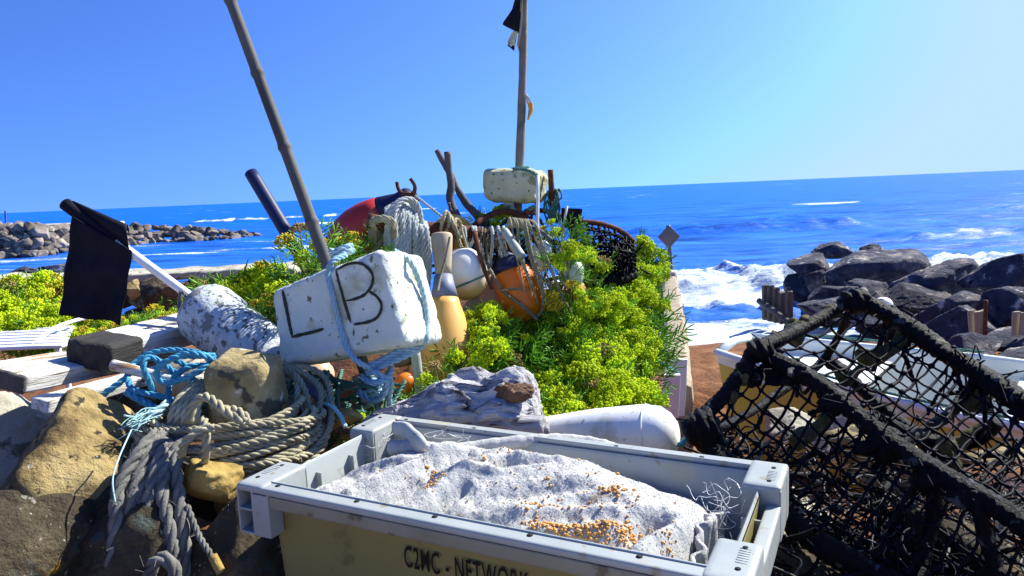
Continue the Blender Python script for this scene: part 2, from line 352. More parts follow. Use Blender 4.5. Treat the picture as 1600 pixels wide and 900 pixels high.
dm('timber', [(.3, (.045, .04, .036)), (.6, (.13, .11, .09))], 4, .9, .8, 16, .02, stretch=(3, 3, .4))
dm('timber_pale', [(.3, (.30, .26, .18)), (.6, (.45, .40, .30))], 4, .9, .8, 16, .02, stretch=(3, 3, .4))
dm('timber_tan', [(.3, (.26, .20, .13)), (.6, (.40, .33, .24))], 3, .9, .8, 16, .02, stretch=(3, 3, .4))
dm('sign_grey', [(.3, (.13, .15, .16)), (.7, (.22, .24, .25))], 4, .5, .05, 40, .002)
dm('concrete', [(.3, (.34, .32, .27)), (.7, (.50, .47, .40))], 2, .9, .5, 14, .01)
dm('rope_navy', [(.3, (.012, .016, .035)), (.6, (.05, .06, .085))], 30, .8, .5, 250, .002, .1)
dm('bench_white', [(.3, (.74, .76, .78)), (.7, (.82, .83, .84))], 5, .4, .1, 50, .002)

def stained():
    m = mat('ball_stained', [(.3, (.72, .75, .70)), (.7, (.80, .81, .76))], 5, .35, .12, 60, .002); n, l = m.node_tree.nodes, m.node_tree.links; b = n['Principled BSDF']
    src = b.inputs['Base Color'].links[0].from_socket; tc = [q for q in n if q.type == 'TEX_COORD'][0]; sx = n.new('ShaderNodeSeparateXYZ'); l.new(tc.outputs['Object'], sx.inputs[0])
    t = n.new('ShaderNodeTexNoise'); t.inputs['Scale'].default_value = 14; l.new(tc.outputs['Object'], t.inputs['Vector'])
    ma = n.new('ShaderNodeMath'); ma.operation = 'MULTIPLY_ADD'; ma.inputs[1].default_value = .05; l.new(t.outputs[0], ma.inputs[0]); l.new(sx.outputs['Z'], ma.inputs[2])
    mr = n.new('ShaderNodeMapRange'); mr.inputs[1].default_value = .035; mr.inputs[2].default_value = -.03; l.new(ma.outputs[0], mr.inputs[0])
    mx = n.new('ShaderNodeMixRGB'); mx.inputs[2].default_value = (.78, .50, .16, 1); l.new(mr.outputs[0], mx.inputs[0]); l.new(src, mx.inputs[1]); l.new(mx.outputs[0], b.inputs['Base Color']); M['ball_stained'] = m
stained()
def place(mb, name, mat, M3, origin, parent=None, flat=None):     # geometry in its own axes, set down with a rotation
    me = mb.mesh(name, (0, 0, 0), flat); o = bpy.data.objects.new(name, me); COL.objects.link(o); me.materials.append(mat)
    base = np.asarray(parent['_o'], float) if parent is not None else np.zeros(3)
    M4 = Matrix([list(map(float, r)) for r in np.asarray(M3)]).to_4x4(); M4.translation = Vector([float(c) for c in np.asarray(origin) - base])
    if parent is not None: o.parent = parent
    o.matrix_local = M4; o['_o'] = [float(c) for c in origin]
    return o
def ss(a, b, x): t = np.clip((np.asarray(x, float) - a) / (b - a), 0, 1); return t * t * (3 - 2 * t)

# ------------------------------------------------------------------ ground
def ground_h(x, y):
    x = np.asarray(x, float); y = np.asarray(y, float)
    zb = np.interp(y, [-40, 0, 2.2, 5, 8, 12, 16, 18.5, 22, 40, 100, 400, 30000], [3.2, 3.0, 2.9, 2.5, 1.9, 1.15, .5, .16, -.3, -1.4, -3, -6, -8])
    near = 1 - ss(1.8, 2.35, y + .12 * np.sin(x * 3) - .35 * (1 - ss(-1.1, -.5, x)))
    left = (1 - ss(-1.0, -.55, x)) * (1 - ss(8.5, 9.0, y))
    xr = .0 + .2 * y
    mid = (1 - ss(xr - .12, xr + .12, x)) * ss(-1.3, -.8, x) * (1 - ss(3.3, 4.1, y))
    zm = 3.68 + .36 * ss(1.7, 3.0, y)
    h = zb
    h = h * (1 - left) + 3.22 * left
    h = np.maximum(h, h * (1 - mid) + zm * mid)
    h = np.maximum(h, h * (1 - near) + 3.70 * near)
    return h
gy = np.unique(np.round(np.concatenate([np.linspace(-30, 0, 12), np.linspace(0, 4.5, 110), np.linspace(4.5, 20, 190), np.geomspace(20, 400, 50), np.geomspace(400, 25000, 12)]), 4))
gxn = np.concatenate([-np.geomspace(1, 40, 50)[::-1], np.linspace(-.99, .99, 70), np.geomspace(1, 40, 130)])
GX, GY = np.meshgrid(gxn, gy); GX = GX * (1 + np.maximum(GY - 25, 0)[:, :] / 25)
GZ = ground_h(GX, GY); pp = np.stack([GX, GY, GZ * 0], -1)
bm_ = ss(5, 8, GY) * (1 - ss(17, 19.5, GY)) * (GX > 0)
GZ = GZ + .025 * sn(pp, .9, 3) + bm_ * (.17 * np.maximum(sn(pp * [1, 1, 1], 1.6, 9, 4), -.1) + .05 * sn(pp, 5, 4))
mg = MB(); grid(mg, np.stack([GX, GY, GZ], -1))
gm = mat('sand', [(.3, (.085, .036, .018)), (.5, (.20, .09, .042)), (.7, (.29, .15, .075))], .9, .95, 1.0, 9, .05, .1, detail=10, speck=[((.055, .028, .03), 1.3, .60), ((.07, .04, .035), 7, .66)])
struct(mg.build('ground', gm))
mb = MB(); bx(mb, (-25, -14, 3.60), (25, .42, 3.722), .01, 6)
struct(mb.build('bounce_pavement', mat('bounce_paving', [(.3, (.34, .31, .25)), (.7, (.48, .44, .36))], 2, .9, .5, 20, .01)))  # unseen sheet behind the camera, added to bounce warm light onto the fronts

# ------------------------------------------------------------------ sea
ya = np.concatenate([np.linspace(16.5, 34, 190), np.linspace(34, 110, 230)[1:], np.geomspace(110, 700, 110)[1:], np.geomspace(700, 20000, 40)[1:]])
ua = np.linspace(-1.15, 1.15, 420)
UU, YY = np.meshgrid(ua, ya); XX = UU * (YY + 6)
p2 = np.stack([XX, YY, XX * 0], -1)
fade = 1 / (1 + (YY / 60) ** 2)
warp = 3.0 * sn(p2, .05, 31, 2) + .8 * sn(p2, .25, 32, 2)
Z = .13 * fade * sn(p2 * [.45, 1, 1], .5, 33, 3) + .22 / (1 + (YY / 160) ** 2) * ss(28, 45, YY) * sn(p2 * [.28, 1, 1], .30, 36, 3) + .10 * fade * ss(24, 32, YY) * np.sin((YY + warp) * 1.3)
Z = Z + .14 / (1 + (YY / 120) ** 2) * ss(30, 44, YY) * np.sin((YY + 2 * warp) * .42 + .03 * XX)
foam = np.zeros_like(Z)
def crest(yc, wid, hgt, x0, x1, fo, back=3.0, seed=0):
    global Z, foam
    d = YY - (yc + .9 * sn(p2 * [1, 0, 1], .22, 60 + seed, 2) + .35 * sn(p2 * [1, 0, 1], .9, 80 + seed, 2))
    m = ss(x0, x0 + 3, XX) * (1 - ss(x1 - 3, x1, XX))
    prof = np.where(d < 0, np.exp(-(d / wid) ** 2), np.exp(-(d / (wid * back)) ** 2))
    Z = Z + hgt * m * prof * (1 + .25 * sn(p2, .8, 90 + seed))
    foam = np.maximum(foam, fo * m * np.exp(-((d + wid * .5) / (wid * 1.3)) ** 2) * (.75 + .45 * sn(p2 * [1, .3, 1], .35, 95 + seed, 3)))
yt = G(1150, 425, 0)[1]; yb = G(1150, 492, 0)[1]
# breaking wave and its wash by the slipway
crest((yt * .35 + yb * .65), 1.1, .75, -1, 60, 1.15, 3.2, 1)
crest(yt * .95, 1.6, .30, -2, 70, .85, 2, 2)
wash = (1 - ss(yb - 1.0, yb + .6, YY + .6 * sn(p2, .5, 5, 2))) * ss(-3, 0, XX)
foam = np.maximum(foam, wash * (.70 + .30 * sn(p2 * [.5, 1, 1], .9, 7, 3)))
mid = np.exp(-((YY - (yt + yb) / 2) / ((yt - yb) * .62)) ** 2) * ss(-2, 1, XX)
foam = np.maximum(foam, mid * (.74 + .36 * sn(p2, .5, 6, 3)))
Z = Z + .46 * mid * np.abs(sn(p2, .8, 17, 6, .62)) + .05 * wash * np.exp(-((YY - yb) / 1.2) ** 2)
# green swell that is about to break further out
crest(G(1000, 366, 0)[1], 2.6, .75, 2, 34, .22, 2.2, 3)
crest(G(1520, 368, 0)[1], 2.2, .55, 26, 80, .55, 2.2, 4)
crest(G(330, 348, 0)[1] + 2, 3.0, .9, -80, -30, .75, 2.0, 5)
# white water round the left breakwater
for (a, b, yc, w, f) in ((-60, -22, G(100, 402, 0)[1] - 1, 5, .72), (-48, -20, G(330, 378, 0)[1] - 3, 4, .62), (-30, -10, G(420, 370, 0)[1], 3, .60), (-34, -9, G(350, 386, 0)[1] - 4, 1.6, .58), (-60, -26, G(60, 418, 0)[1] - 2, 3, .6)):
    foam = np.maximum(foam, f * ss(a, a + 6, XX) * (1 - ss(b - 6, b, XX)) * np.exp(-((YY - yc) / w) ** 2) * (.95 + .4 * sn(p2 * [.4, 1, 1], .3, int(abs(a)), 3)))
cap = sn(p2 * [.5, 1.2, 1], .12, 41, 3)
foam = np.maximum(foam, .62 * ss(.62, .95, cap) * ss(35, 60, YY) * (1 - ss(900, 2500, YY)))
ms = MB(); grid(ms, np.stack([XX, YY, Z], -1), att=np.clip(foam, 0, 1.3))
def sea_mat():
    m = bpy.data.materials.new('sea'); m.use_nodes = True; n, l = m.node_tree.nodes, m.node_tree.links; b = n['Principled BSDF']
    tc = n.new('ShaderNodeTexCoord'); at = n.new('ShaderNodeAttribute'); at.attribute_name = 'mask'
    def noise(sc, st, det, dist=0, ro=.6):
        mp = n.new('ShaderNodeMapping'); mp.inputs['Scale'].default_value = st; l.new(tc.outputs['Object'], mp.inputs[0])
        t = n.new('ShaderNodeTexNoise'); t.inputs['Scale'].default_value = sc; t.inputs['Detail'].default_value = det; t.inputs['Distortion'].default_value = dist; t.inputs['Roughness'].default_value = ro
        l.new(mp.outputs[0], t.inputs['Vector']); return t
    def math_(op, a, c):
        q = n.new('ShaderNodeMath'); q.operation = op
        for i, v in enumerate((a, c)):
            if isinstance(v, (int, float)): q.inputs[i].default_value = v
            else: l.new(v, q.inputs[i])
        return q.outputs[0]
    # water body colour: clear deep water out, sandier water near the shore
    sx = n.new('ShaderNodeSeparateXYZ'); l.new(tc.outputs['Object'], sx.inputs[0])
    mr = n.new('ShaderNodeMapRange'); mr.inputs[1].default_value = 24; mr.inputs[2].default_value = 170; l.new(sx.outputs['Y'], mr.inputs[0])
    cr_ = n.new('ShaderNodeValToRGB'); e = cr_.color_ramp.elements
    e[0].position = 0; e[0].color = (.035, .145, .50, 1); e[1].position = 1; e[1].color = (.0, .10, .60, 1)
    q = e.new(.35); q.color = (.012, .11, .54, 1)
    l.new(mr.outputs[0], cr_.inputs[0])
    v = noise(.5, (.22, 1.5, 1), 8, .3); vr = n.new('ShaderNodeMapRange'); vr.inputs[1].default_value = .3; vr.inputs[2].default_value = .7; vr.inputs[3].default_value = .45; vr.inputs[4].default_value = 1.7; l.new(v.outputs[0], vr.inputs[0])
    hv = n.new('ShaderNodeHueSaturation'); l.new(cr_.outputs[0], hv.inputs['Color']); l.new(vr.outputs[0], hv.inputs['Value'])
    # foam: lace-like noise against the mask
    f1 = noise(2.3, (.8, 1.2, 1), 10, 1.0, .7); f2 = noise(.35, (.5, 1.2, 1), 4, .3)
    s_ = math_('ADD', math_('MULTIPLY', f1.outputs[0], .75), math_('MULTIPLY', f2.outputs[0], .25))
    k = math_('SUBTRACT', math_('ADD', at.outputs['Fac'], s_), 1.0)
    fr = n.new('ShaderNodeMapRange'); fr.interpolation_type = 'SMOOTHSTEP'; fr.inputs[1].default_value = -.02; fr.inputs[2].default_value = .16; l.new(k, fr.inputs[0])
    mx = n.new('ShaderNodeMixRGB'); l.new(fr.outputs[0], mx.inputs[0]); l.new(hv.outputs[0], mx.inputs[1]); mx.inputs[2].default_value = (.60, .68, .74, 1)
    l.new(mx.outputs[0], b.inputs['Base Color'])
    rr = n.new('ShaderNodeMapRange'); rr.inputs[3].default_value = .30; rr.inputs[4].default_value = .9; l.new(fr.outputs[0], rr.inputs[0]); l.new(rr.outputs[0], b.inputs['Roughness'])
    b.inputs['Specular IOR Level'].default_value = .06; b.inputs['IOR'].default_value = 1.33
    w1 = noise(.9, (.5, 1.5, 1), 10, .5, .62); w2 = noise(.16, (.4, 1.4, 1), 5, .3)
    hh = math_('ADD', math_('MULTIPLY', w1.outputs[0], .45), math_('ADD', math_('MULTIPLY', w2.outputs[0], 1.6), math_('MULTIPLY', fr.outputs[0], .10)))
    bp = n.new('ShaderNodeBump'); bp.inputs['Strength'].default_value = .75; bp.inputs['Distance'].default_value = .55; l.new(hh, bp.inputs['Height']); l.new(bp.outputs[0], b.inputs['Normal'])
    return m
struct(ms.build('sea', sea_mat()))

# ------------------------------------------------------------------ right: armour rocks
def rock_px(x0, y0, x1, y1, d, seed, label, name='armour_rock', m='armour', group='armour rocks in the surf', cat='boulder', depth=.9, sub=5, rough=.05, **k):
    a, b = P(x0, (y0 + y1) / 2, d), P(x1, (y0 + y1) / 2, d); t, u = P((x0 + x1) / 2, y0, d), P((x0 + x1) / 2, y1, d)
    w = np.linalg.norm(b - a); h = np.linalg.norm(t - u); c = (t + u) / 2
    mb = MB(); rock(mb, c, (w, w * depth, h), seed, sub, rough=rough, **k)
    o = tag(mb.build(name, M[m], loc=tuple(c)), label, cat, group)
    if m == 'stone_dark' and d < 1.8:                     # barnacles
        V = mb.v[0]; r = np.random.default_rng(seed); cn = c; bb = MB()
        for i in r.integers(0, len(V), 300):
            n = nz(V[i] - cn)
            if sn(V[i][None], 14, 3)[0] < -.05: continue
            q = V[i] - n * .0005; s_ = r.uniform(.0008, .0022) * (1.6 if r.random() < .08 else 1); lathe(bb, [(-.001, s_), (s_ * .55, s_ * .6), (s_ * .5, s_ * .2), (s_ * .2, 0)], q, n, 7)
        if bb.n: bo = bb.build('barnacles', M['barnacle'], o); bo['kind'] = 'stuff'
    return o
ar = [
 (1272, 377, 1332, 404, 27, 1, 'small dark rounded rock topping the pile at its seaward end'),
 (1342, 381, 1378, 404, 26.5, 2, 'smallest dark lump of rock behind the long pale-topped slab'),
 (1222, 398, 1302, 436, 26, 3, 'dark rounded boulder at the seaward tip of the pile, above the breaking wave'),
 (1226, 424, 1296, 476, 25.5, 4, 'shadowed squarish boulder under the rounded one at the seaward tip'),
 (1286, 389, 1446, 452, 24.6, 5, 'long broad boulder with bright barnacled top in the middle of the pile'),
 (1254, 421, 1288, 464, 23.5, 6, 'small pointed rock with a pale sunlit edge near the wave'),
 (1386, 402, 1542, 472, 22.2, 7, 'wide brown-topped boulder sloping down in front of the open sea'),
 (1526, 393, 1640, 478, 20, 8, 'tallest dark dome-shaped boulder at the right edge of the pile'),
 (1316, 437, 1402, 486, 22, 9, 'low blue-grey boulder with a thin pale top edge below the long slab'),
 (1262, 444, 1330, 480, 21.5, 10, 'flat dark rock wedged low between the pointed rock and the pot'),
 (1246, 466, 1336, 512, 20.5, 11, 'flat wet slab just behind the timber stakes in the wash'),
 (1382, 444, 1482, 500, 20.5, 12, 'brownish shadowed boulder low in the middle behind the pot'),
 (1420, 452, 1536, 522, 18.6, 13, 'angular blue-grey boulder with a slanting sunlit face above the pot'),
 (1536, 448, 1650, 528, 17.4, 14, 'big lower right boulder with stepped pale ledges on its top'),
 (1500, 519, 1532, 542, 16, 15, 'small dark stone beside the short pale timber boards'),
 (1524, 516, 1660, 566, 15.2, 16, 'flat grey slab lying at the foot of the stepped boulder'),
 (1470, 520, 1560, 572, 14.0, 17, 'low brown stone in front of the short timber boards'),
 (1546, 540, 1660, 592, 13.2, 18, 'nearest low grey stone at the right edge above the white boat'),
 (1440, 474, 1560, 560, 17.2, 19, 'dark shadowed boulder filling the gap behind the timber boards'),
 (1340, 470, 1440, 540, 19.5, 20, 'dark boulder mostly hidden behind the tip of the pot'),
]
for (x0, y0, x1, y1, d, sd_, lb) in ar: rock_px(x0, y0, x1, y1, d, 100 + sd_, lb, sharp=60, rough=.06)

def post_px(x, y0, y1, d, w, t, label, m='timber', name='timber_post', group=None, lean=0, cat='post'):
    a, b = P(x + lean, y0, d), P(x, y1, d); mb = MB()
    L = np.linalg.norm(a - b); V, Q = rbox((w, t, L), min(w, t) * .12, 6)
    V = V * (1 + .03 * sn(V, 6, int(x), 2)[:, None]); V[:, 2] += np.where(V[:, 2] > L * .4, .04 * L * sn(V * [1, 1, 0], 9, int(x)), 0)
    mb.add(V, Q); ax = nz(a - b); Mx = np.stack([nz(np.cross([0, 1, 0], ax)), np.cross(ax, nz(np.cross([0, 1, 0], ax))), ax], 1)
    o = place(mb, name, M[m], Mx, (a + b) / 2, flat=50); tag(o, label, cat, group); return o
pw = .165
for i, (x, y0, y1, dd) in enumerate(((1196, 446, 490, 21.6), (1204, 447, 492, 21.3), (1213, 449, 494, 21.0), (1222, 457, 496, 20.6), (1233, 455, 500, 20.1))):
    post_px(x, y0, y1 + 10, dd, pw, .2, ['leftmost and slimmest stake of the timber cluster standing in the wash', 'second stake from the left in the timber cluster in the wash', 'middle stake of the timber cluster standing in the wash', 'shorter stake second from the right in the timber cluster', 'rightmost widest stake of the timber cluster in the wash'][i], group='timber stakes in the wash', name='timber_stake', cat='stake')
a, b = P(1186, 470, 21.5), P(1236, 506, 19.6); mb = MB(); pipe(mb, [a, (a + b) / 2, b], .10, .08, 8, .1, .1)
tag(mb.build('driftwood_beam', M['timber'], loc=tuple(a)), 'weathered beam lying against the timber stakes in the wash', 'beam')
for i, (x, y0, y1, dd, w, lb) in enumerate(((1520, 485, 520, 15.3, .14, 'narrow pale leaning board left of the rusty rod'), (1531, 486, 523, 15.2, .2, 'wide tan upright board just left of the rusty rod'), (1587, 487, 523, 15.0, .16, 'pale upright board near the right edge under the stepped boulder'), (1599, 488, 524, 14.9, .18, 'tan upright board at the very right edge of the picture'))):
    post_px(x, y0, y1, dd, w, .06, lb, 'timber_pale', 'timber_board', 'short boards among the armour rocks', lean=-3 + 2 * i, cat='board')
mb = MB(); a, b = P(1540.5, 469, 15.1), P(1539, 524, 15.1); pipe(mb, [b, a], .042, .042, 8, .1); tag(mb.build('rusty_rod', M['rust'], loc=tuple(b)), 'upright rusty iron rod standing between boards below the armour rocks', 'rod')

# ------------------------------------------------------------------ left: breakwater of rocks
tmpl = []
for k in range(8):
    mb = MB(); rock(mb, (0, 0, 0), (1, .9, .8), 300 + k, 4, rough=.05, sharp=60); tmpl.append(mb.mesh('breakwater_rock')); tmpl[-1].materials.append(M['breakwater'])
lx = [(-40, 352, 404), (60, 350, 400), (105, 352, 392), (180, 350, 386), (240, 350, 380), (330, 354, 376), (385, 360, 372), (408, 364, 370)]
r_ = np.random.default_rng(4)
bw = 0
for px in np.arange(-40, 408, 6.2):
    top = np.interp(px, [q[0] for q in lx], [q[1] for q in lx]); bot = np.interp(px, [q[0] for q in lx], [q[2] for q in lx])
    yb_ = G(px, bot, 0)[1]; rows = max(2, int((bot - top) / 8))
    for k in range(rows):
        t = (k + .5 * r_.random()) / max(rows - .4, 1)
        y = yb_ + 3.2 * t + r_.normal() * .4; c = P(px + r_.normal() * 3, bot + (top + 4 - bot) * t, y)
        sz = r_.uniform(.85, 1.75) * (1.15 if rows > 3 else 1)
        o = bpy.data.objects.new('breakwater_rock', tmpl[r_.integers(0, 8)]); COL.objects.link(o)
        o.location = c; o.scale = (sz, sz, sz * .8); o.rotation_euler = tuple(r_.uniform(-.5, .5, 2)) + (r_.uniform(0, 6.3),)
        tag(o, 'weathered angular boulder of the rock breakwater across the bay at left', 'boulder', 'rocks of the far breakwater'); bw += 1
mb = MB(); a, b = P(-60, 353, 92), P(190, 350, 96); mid_ = (a + b) / 2
bx(mb, (a[0], 90, a[2] - 2), (b[0], 97, a[2] - .25), .2, 4); struct(mb.build('causeway', M['concrete']))
mb = MB(); a = P(8, 347, 90); pipe(mb, [a - [0, 0, .6], P(8, 329, 90)], .09, .09, 8, .2); tag(mb.build('marker_post', M['timber'], loc=tuple(a)), 'thin dark marker post on the far breakwater at the left edge', 'post')
rock_px(62, 412, 112, 432, 40, 331, 'long low dark rock lying in the water left of the black flag', 'sea_rock', 'armour', None)
rock_px(14, 416, 66, 434, 38, 332, 'low grey rock awash near the left edge of the photo', 'sea_rock', 'armour', None)

# low sea wall on the left, with the big stones leaning on it
wl_ = thing('stone_wall', 'low rough stone sea wall with pale flat capping beyond the plants', 'wall', (P(200, 470, 8.4)[0], 8.4, 3.22))
mb = MB(); xa, xb = P(-160, 450, 8.3)[0], P(470, 450, 8.3)[0]
zt = P(300, 436, 8.2)[2]
r_ = np.random.default_rng(8); x = xa; row = 0
for row in range(3):
    x = xa - .2 * row
    while x < xb:
        w = r_.uniform(.28, .6); h = (zt - 3.15) / 3
        rock(mb, (x + w / 2, 8.45, 3.15 + h * (row + .5)), (w * 1.02, .5, h * 1.1), r_.integers(1, 9999), 3, rough=.04, sharp=14, rot=0); x += w
mb.build('masonry', M['stone_warm'], wl_)
mb = MB(); V, Q = rbox((xb - xa, .62, .09), .03, 60, lambda p: p + .03 * sn(p * [1, .4, .4], 2.5, 4)[:, None] + .012 * sn(p, 7, 5)[:, None]); mb.add(V + [(xa + xb) / 2, 8.45, zt + .05], Q); mb.build('capping', M['stone_pale'], wl_)
rock_px(214, 432, 282, 486, 7.2, 341, 'big dark grey boulder leaning on the low sea wall beside the flag', 'wall_boulder', 'stone_dark', None, sub=5)
rock_px(-14, 428, 26, 456, 6.8, 342, 'pale grey stone by the left edge behind the samphire', 'wall_boulder', 'stone_pale', None)
rock_px(84, 432, 108, 452, 7.4, 343, 'small brown stone on the sea wall left of the flag', 'wall_boulder', 'stone_warm', None)
rock_px(196, 436, 222, 470, 7.6, 344, 'tan upright stone between the flag and the dark boulder', 'wall_boulder', 'stone_warm', None)
def on_plane(px, py, o, n):
    r = ray(px, py); n = np.asarray(n); t = ((np.asarray(o) - CAM) @ n) / (r @ n); return CAM + r * t
def pxpath(pts): return [P(*q) for q in pts]
def seq(pts, y): return [P(q[0], q[1], y) for q in pts]

# ------------------------------------------------------------------ white block buoy with its bamboo mast
c0 = P(556, 489, 1.76)
ex = nz([.93, -.33, .25]); ez = nz(np.array([-.30, .30, .92]) - ex * (ex @ [-.30, .30, .92])); ey = np.cross(ez, ex)
LB = thing('marker_buoy', 'big white foam block buoy carved with letters L and B, bamboo mast through it', 'buoy', c0)
def lb_shape(p):
    h = np.array([.172, .10, .104]); q = p / h
    p = p * np.stack([1 - .05 * q[:, 2], np.ones(len(p)), 1 + .10 * q[:, 0]], 1)
    p = p + nz(p) * (.0035 * sn(p, 22, 3, 3) + .002 * sn(p, 70, 4, 2))[:, None]
    return p
mb = MB(); V, Q = rbox((.345, .20, .212), .022, 44, lb_shape); mb.add(V, Q)
block = place(mb, 'foam_block', M['foam_white'], np.stack([ex, ey, ez], 1), c0, LB)
fo = c0 - ey * .1015
def grooves(pts, r=.0032):
    q = [on_plane(x, y, fo, ey) for x, y in pts]; p, s = cr_path(q, .003); n = len(p)
    rr = r * np.minimum(1, .35 + np.minimum(np.arange(n), np.arange(n)[::-1]) / (n * .12 + 1)) * (1 + .2 * sn(p, 120, 7, 2))
    T = nz(np.gradient(p, axis=0)); mbg = MB(); tube(mbg, p, rr, 8, N=np.cross(T, np.repeat(-ey[None], n, 0)), Bn=np.repeat(-ey[None], n, 0), sq=.75); return mbg
def letter(name, strokes, r):
    mbg = MB()
    for s_ in strokes:
        g = grooves(s_, r); mbg.add(np.concatenate(g.v), *[f for f in g.f])
    mbg.build(name, M['groove'], LB)
def letter2(name, strokes, r):
    mbg = MB()
    for s_ in strokes:
        g = grooves(s_, r); k = mbg.n
        for v, a_ in zip(g.v, g.att): mbg.v.append(v); mbg.att.append(a_)
        for f in g.f: mbg.f.append(f + k)
        mbg.n += g.n
    mbg.build(name, M['groove'], LB)
letter2('letter_l', [[(441, 452), (447, 480), (452, 505), (457, 527)], [(455, 527), (470, 523), (488, 519), (505, 514)]], .0042)
letter2('letter_b', [[(525, 422), (532, 450), (540, 478), (548, 504)], [(525, 422), (545, 412), (565, 412), (581, 427), (581, 445), (570, 460), (555, 467), (541, 470)], [(575, 454), (589, 464), (596, 478), (590, 495), (575, 503), (552, 507)]], .0036)
mast_t = P(345, -40, 2.0); mast_b = P(597, 655, 1.78)
ax = nz(mast_t - mast_b); L = np.linalg.norm(mast_t - mast_b); zz = np.linspace(0, L, 240)
rad = np.interp(zz, [0, L], [.0165, .0145])
for kz in np.arange(.12, L, .21): rad = rad + .003 * np.exp(-((zz - kz) / .008) ** 2)
mb = MB(); cc = np.stack([.003 * np.sin(zz * 2.3), .003 * np.cos(zz * 1.7), zz], 1); tube(mb, cc, rad, 14)
sx_ = nz(np.cross([0, 1, 0], ax)); place(mb, 'mast', M['bamboo'], np.stack([sx_, np.cross(ax, sx_), ax], 1), mast_b, LB)
lo = fo - ey * .007
def lbp(x, y, d=0): return on_plane(x, y, fo - ey * (.006 + d), ey)
mb = MB()
rope(mb, [P(540, 399, 1.72), lbp(520, 408, .004), lbp(512, 425), lbp(517, 450), lbp(526, 490), lbp(537, 530), lbp(547, 552), lbp(560, 566, .002), P(577, 576, 1.63)], .0072, fuzz=60, seed=1)
er = c0 + ex * .174
def rp(x, y): return on_plane(x, y, er + ex * .006, ex)
rope(mb, [P(618, 393, 1.80), rp(640, 408), rp(655, 440), rp(664, 470), rp(668, 505), rp(666, 530), P(655, 545, 1.70), P(625, 560, 1.67), P(590, 574, 1.65)], .0078, fuzz=120, seed=3)
for k in range(3):
    rope(mb, [P(662, 533 + 4 * k, 1.70), P(630, 545 + 6 * k, 1.68), P(600, 560 + 5 * k, 1.66), P(572, 574 + 5 * k, 1.64)], .0072, fuzz=60, seed=5 + k)
for k in range(4):                                        # turns round the mast
    cc = mast_b + ax * (.045 + .016 * k) if k < 3 else mast_b + ax * .10
    th = np.linspace(0, 6.5, 14); s1 = nz(np.cross(ax, [0, 1, 0])); s2 = np.cross(ax, s1)
    rope(mb, [cc + (math.cos(t) * s1 + math.sin(t) * s2) * .028 + ax * .016 * t / 6.5 for t in th], .0085, fuzz=40, seed=20 + k)
cc = P(537, 400, 1.78)
for k in range(2):
    rope(mb, [cc + (math.cos(t) * s1 + math.sin(t) * s2) * .026 + ax * .012 * (k + t / 6.5) for t in th], .007, fuzz=30, seed=30 + k)
rope(mb, [P(575, 578, 1.64), P(592, 585, 1.64), P(603, 600, 1.66), P(597, 618, 1.68), P(580, 625, 1.70), P(560, 612, 1.72)], .009, fuzz=60, seed=41)
rope(mb, [P(606, 580, 1.68), P(611, 600, 1.7), P(608, 625, 1.72), P(612, 650, 1.74)], .0075, fuzz=60, seed=42)
rope(mb, [P(565, 588, 1.66), P(585, 598, 1.63), P(606, 590, 1.66), P(612, 575, 1.7)], .0085, fuzz=60, seed=43)
mb.build('lashing', M['rope_lash'], LB)

# ------------------------------------------------------------------ float with the black flag
fa, fb = P(306, 474, 2.02), P(462, 603, 1.86); axf = nz(fa - fb)
FB = thing('flag_buoy', 'weathered white foam float lying tilted with white pole and black flag', 'buoy', fb)
mb = MB(); Lf = np.linalg.norm(fa - fb); pr = [(0, .0), (.004, .05), (.02, .078), (.06, .088)] + [(z, .090) for z in np.linspace(.09, Lf - .07, 22)] + [(Lf - .05, .089), (Lf - .03, .082), (Lf - .014, .070), (Lf - .004, .05), (Lf, .022), (Lf + .001, .0)]
lathe(mb, pr, fb, axf, 48); V = mb.v[0]; mb.v[0] = V + nz(V - (fb + axf * Lf / 2)) * (.004 * sn(V, 14, 5, 3) + .0018 * sn(V, 60, 6, 2))[:, None]
mb.build('float', M['foam_dirty'], FB)
pa, pb = P(292, 459, 2.03), P(101, 318, 2.12)
mb = MB(); pipe(mb, [pa - nz(pb - pa) * .05, pb], .0125, .0125, 14, .05); fpole = mb.build('pole', M['white_paint'], FB)
mb = MB(); u = nz(pb - pa); LL = np.linalg.norm(pb - pa)
pipe(mb, [pa + u * LL * .565, pa + u * (LL - .002)], .0175, .0185, 14, .02); slv = mb.build('flag_sleeve', M['flag_black'], fpole)
def flag_grid():
    V = np.zeros((26, 34, 3))
    tl, tr = P(113, 337, 2.085), P(206, 392, 2.05); bl, br = P(98, 491, 2.06), P(190, 508, 2.03)
    for i in range(26):
        s_ = i / 25
        for j in range(34):
            t = j / 33
            p = (tl * (1 - s_) + tr * s_) * (1 - t) + (bl * (1 - s_) + br * s_) * t
            p = p + np.array([0, -1, 0]) * (.014 * math.sin(s_ * 5 + t * 1.5) * t + .010 * math.sin(s_ * 11 + 2 + t) * t + .004 * math.sin(t * 14 + s_ * 3))
            V[i, j] = p
    return V
mb = MB(); slab(mb, flag_grid(), .0016)
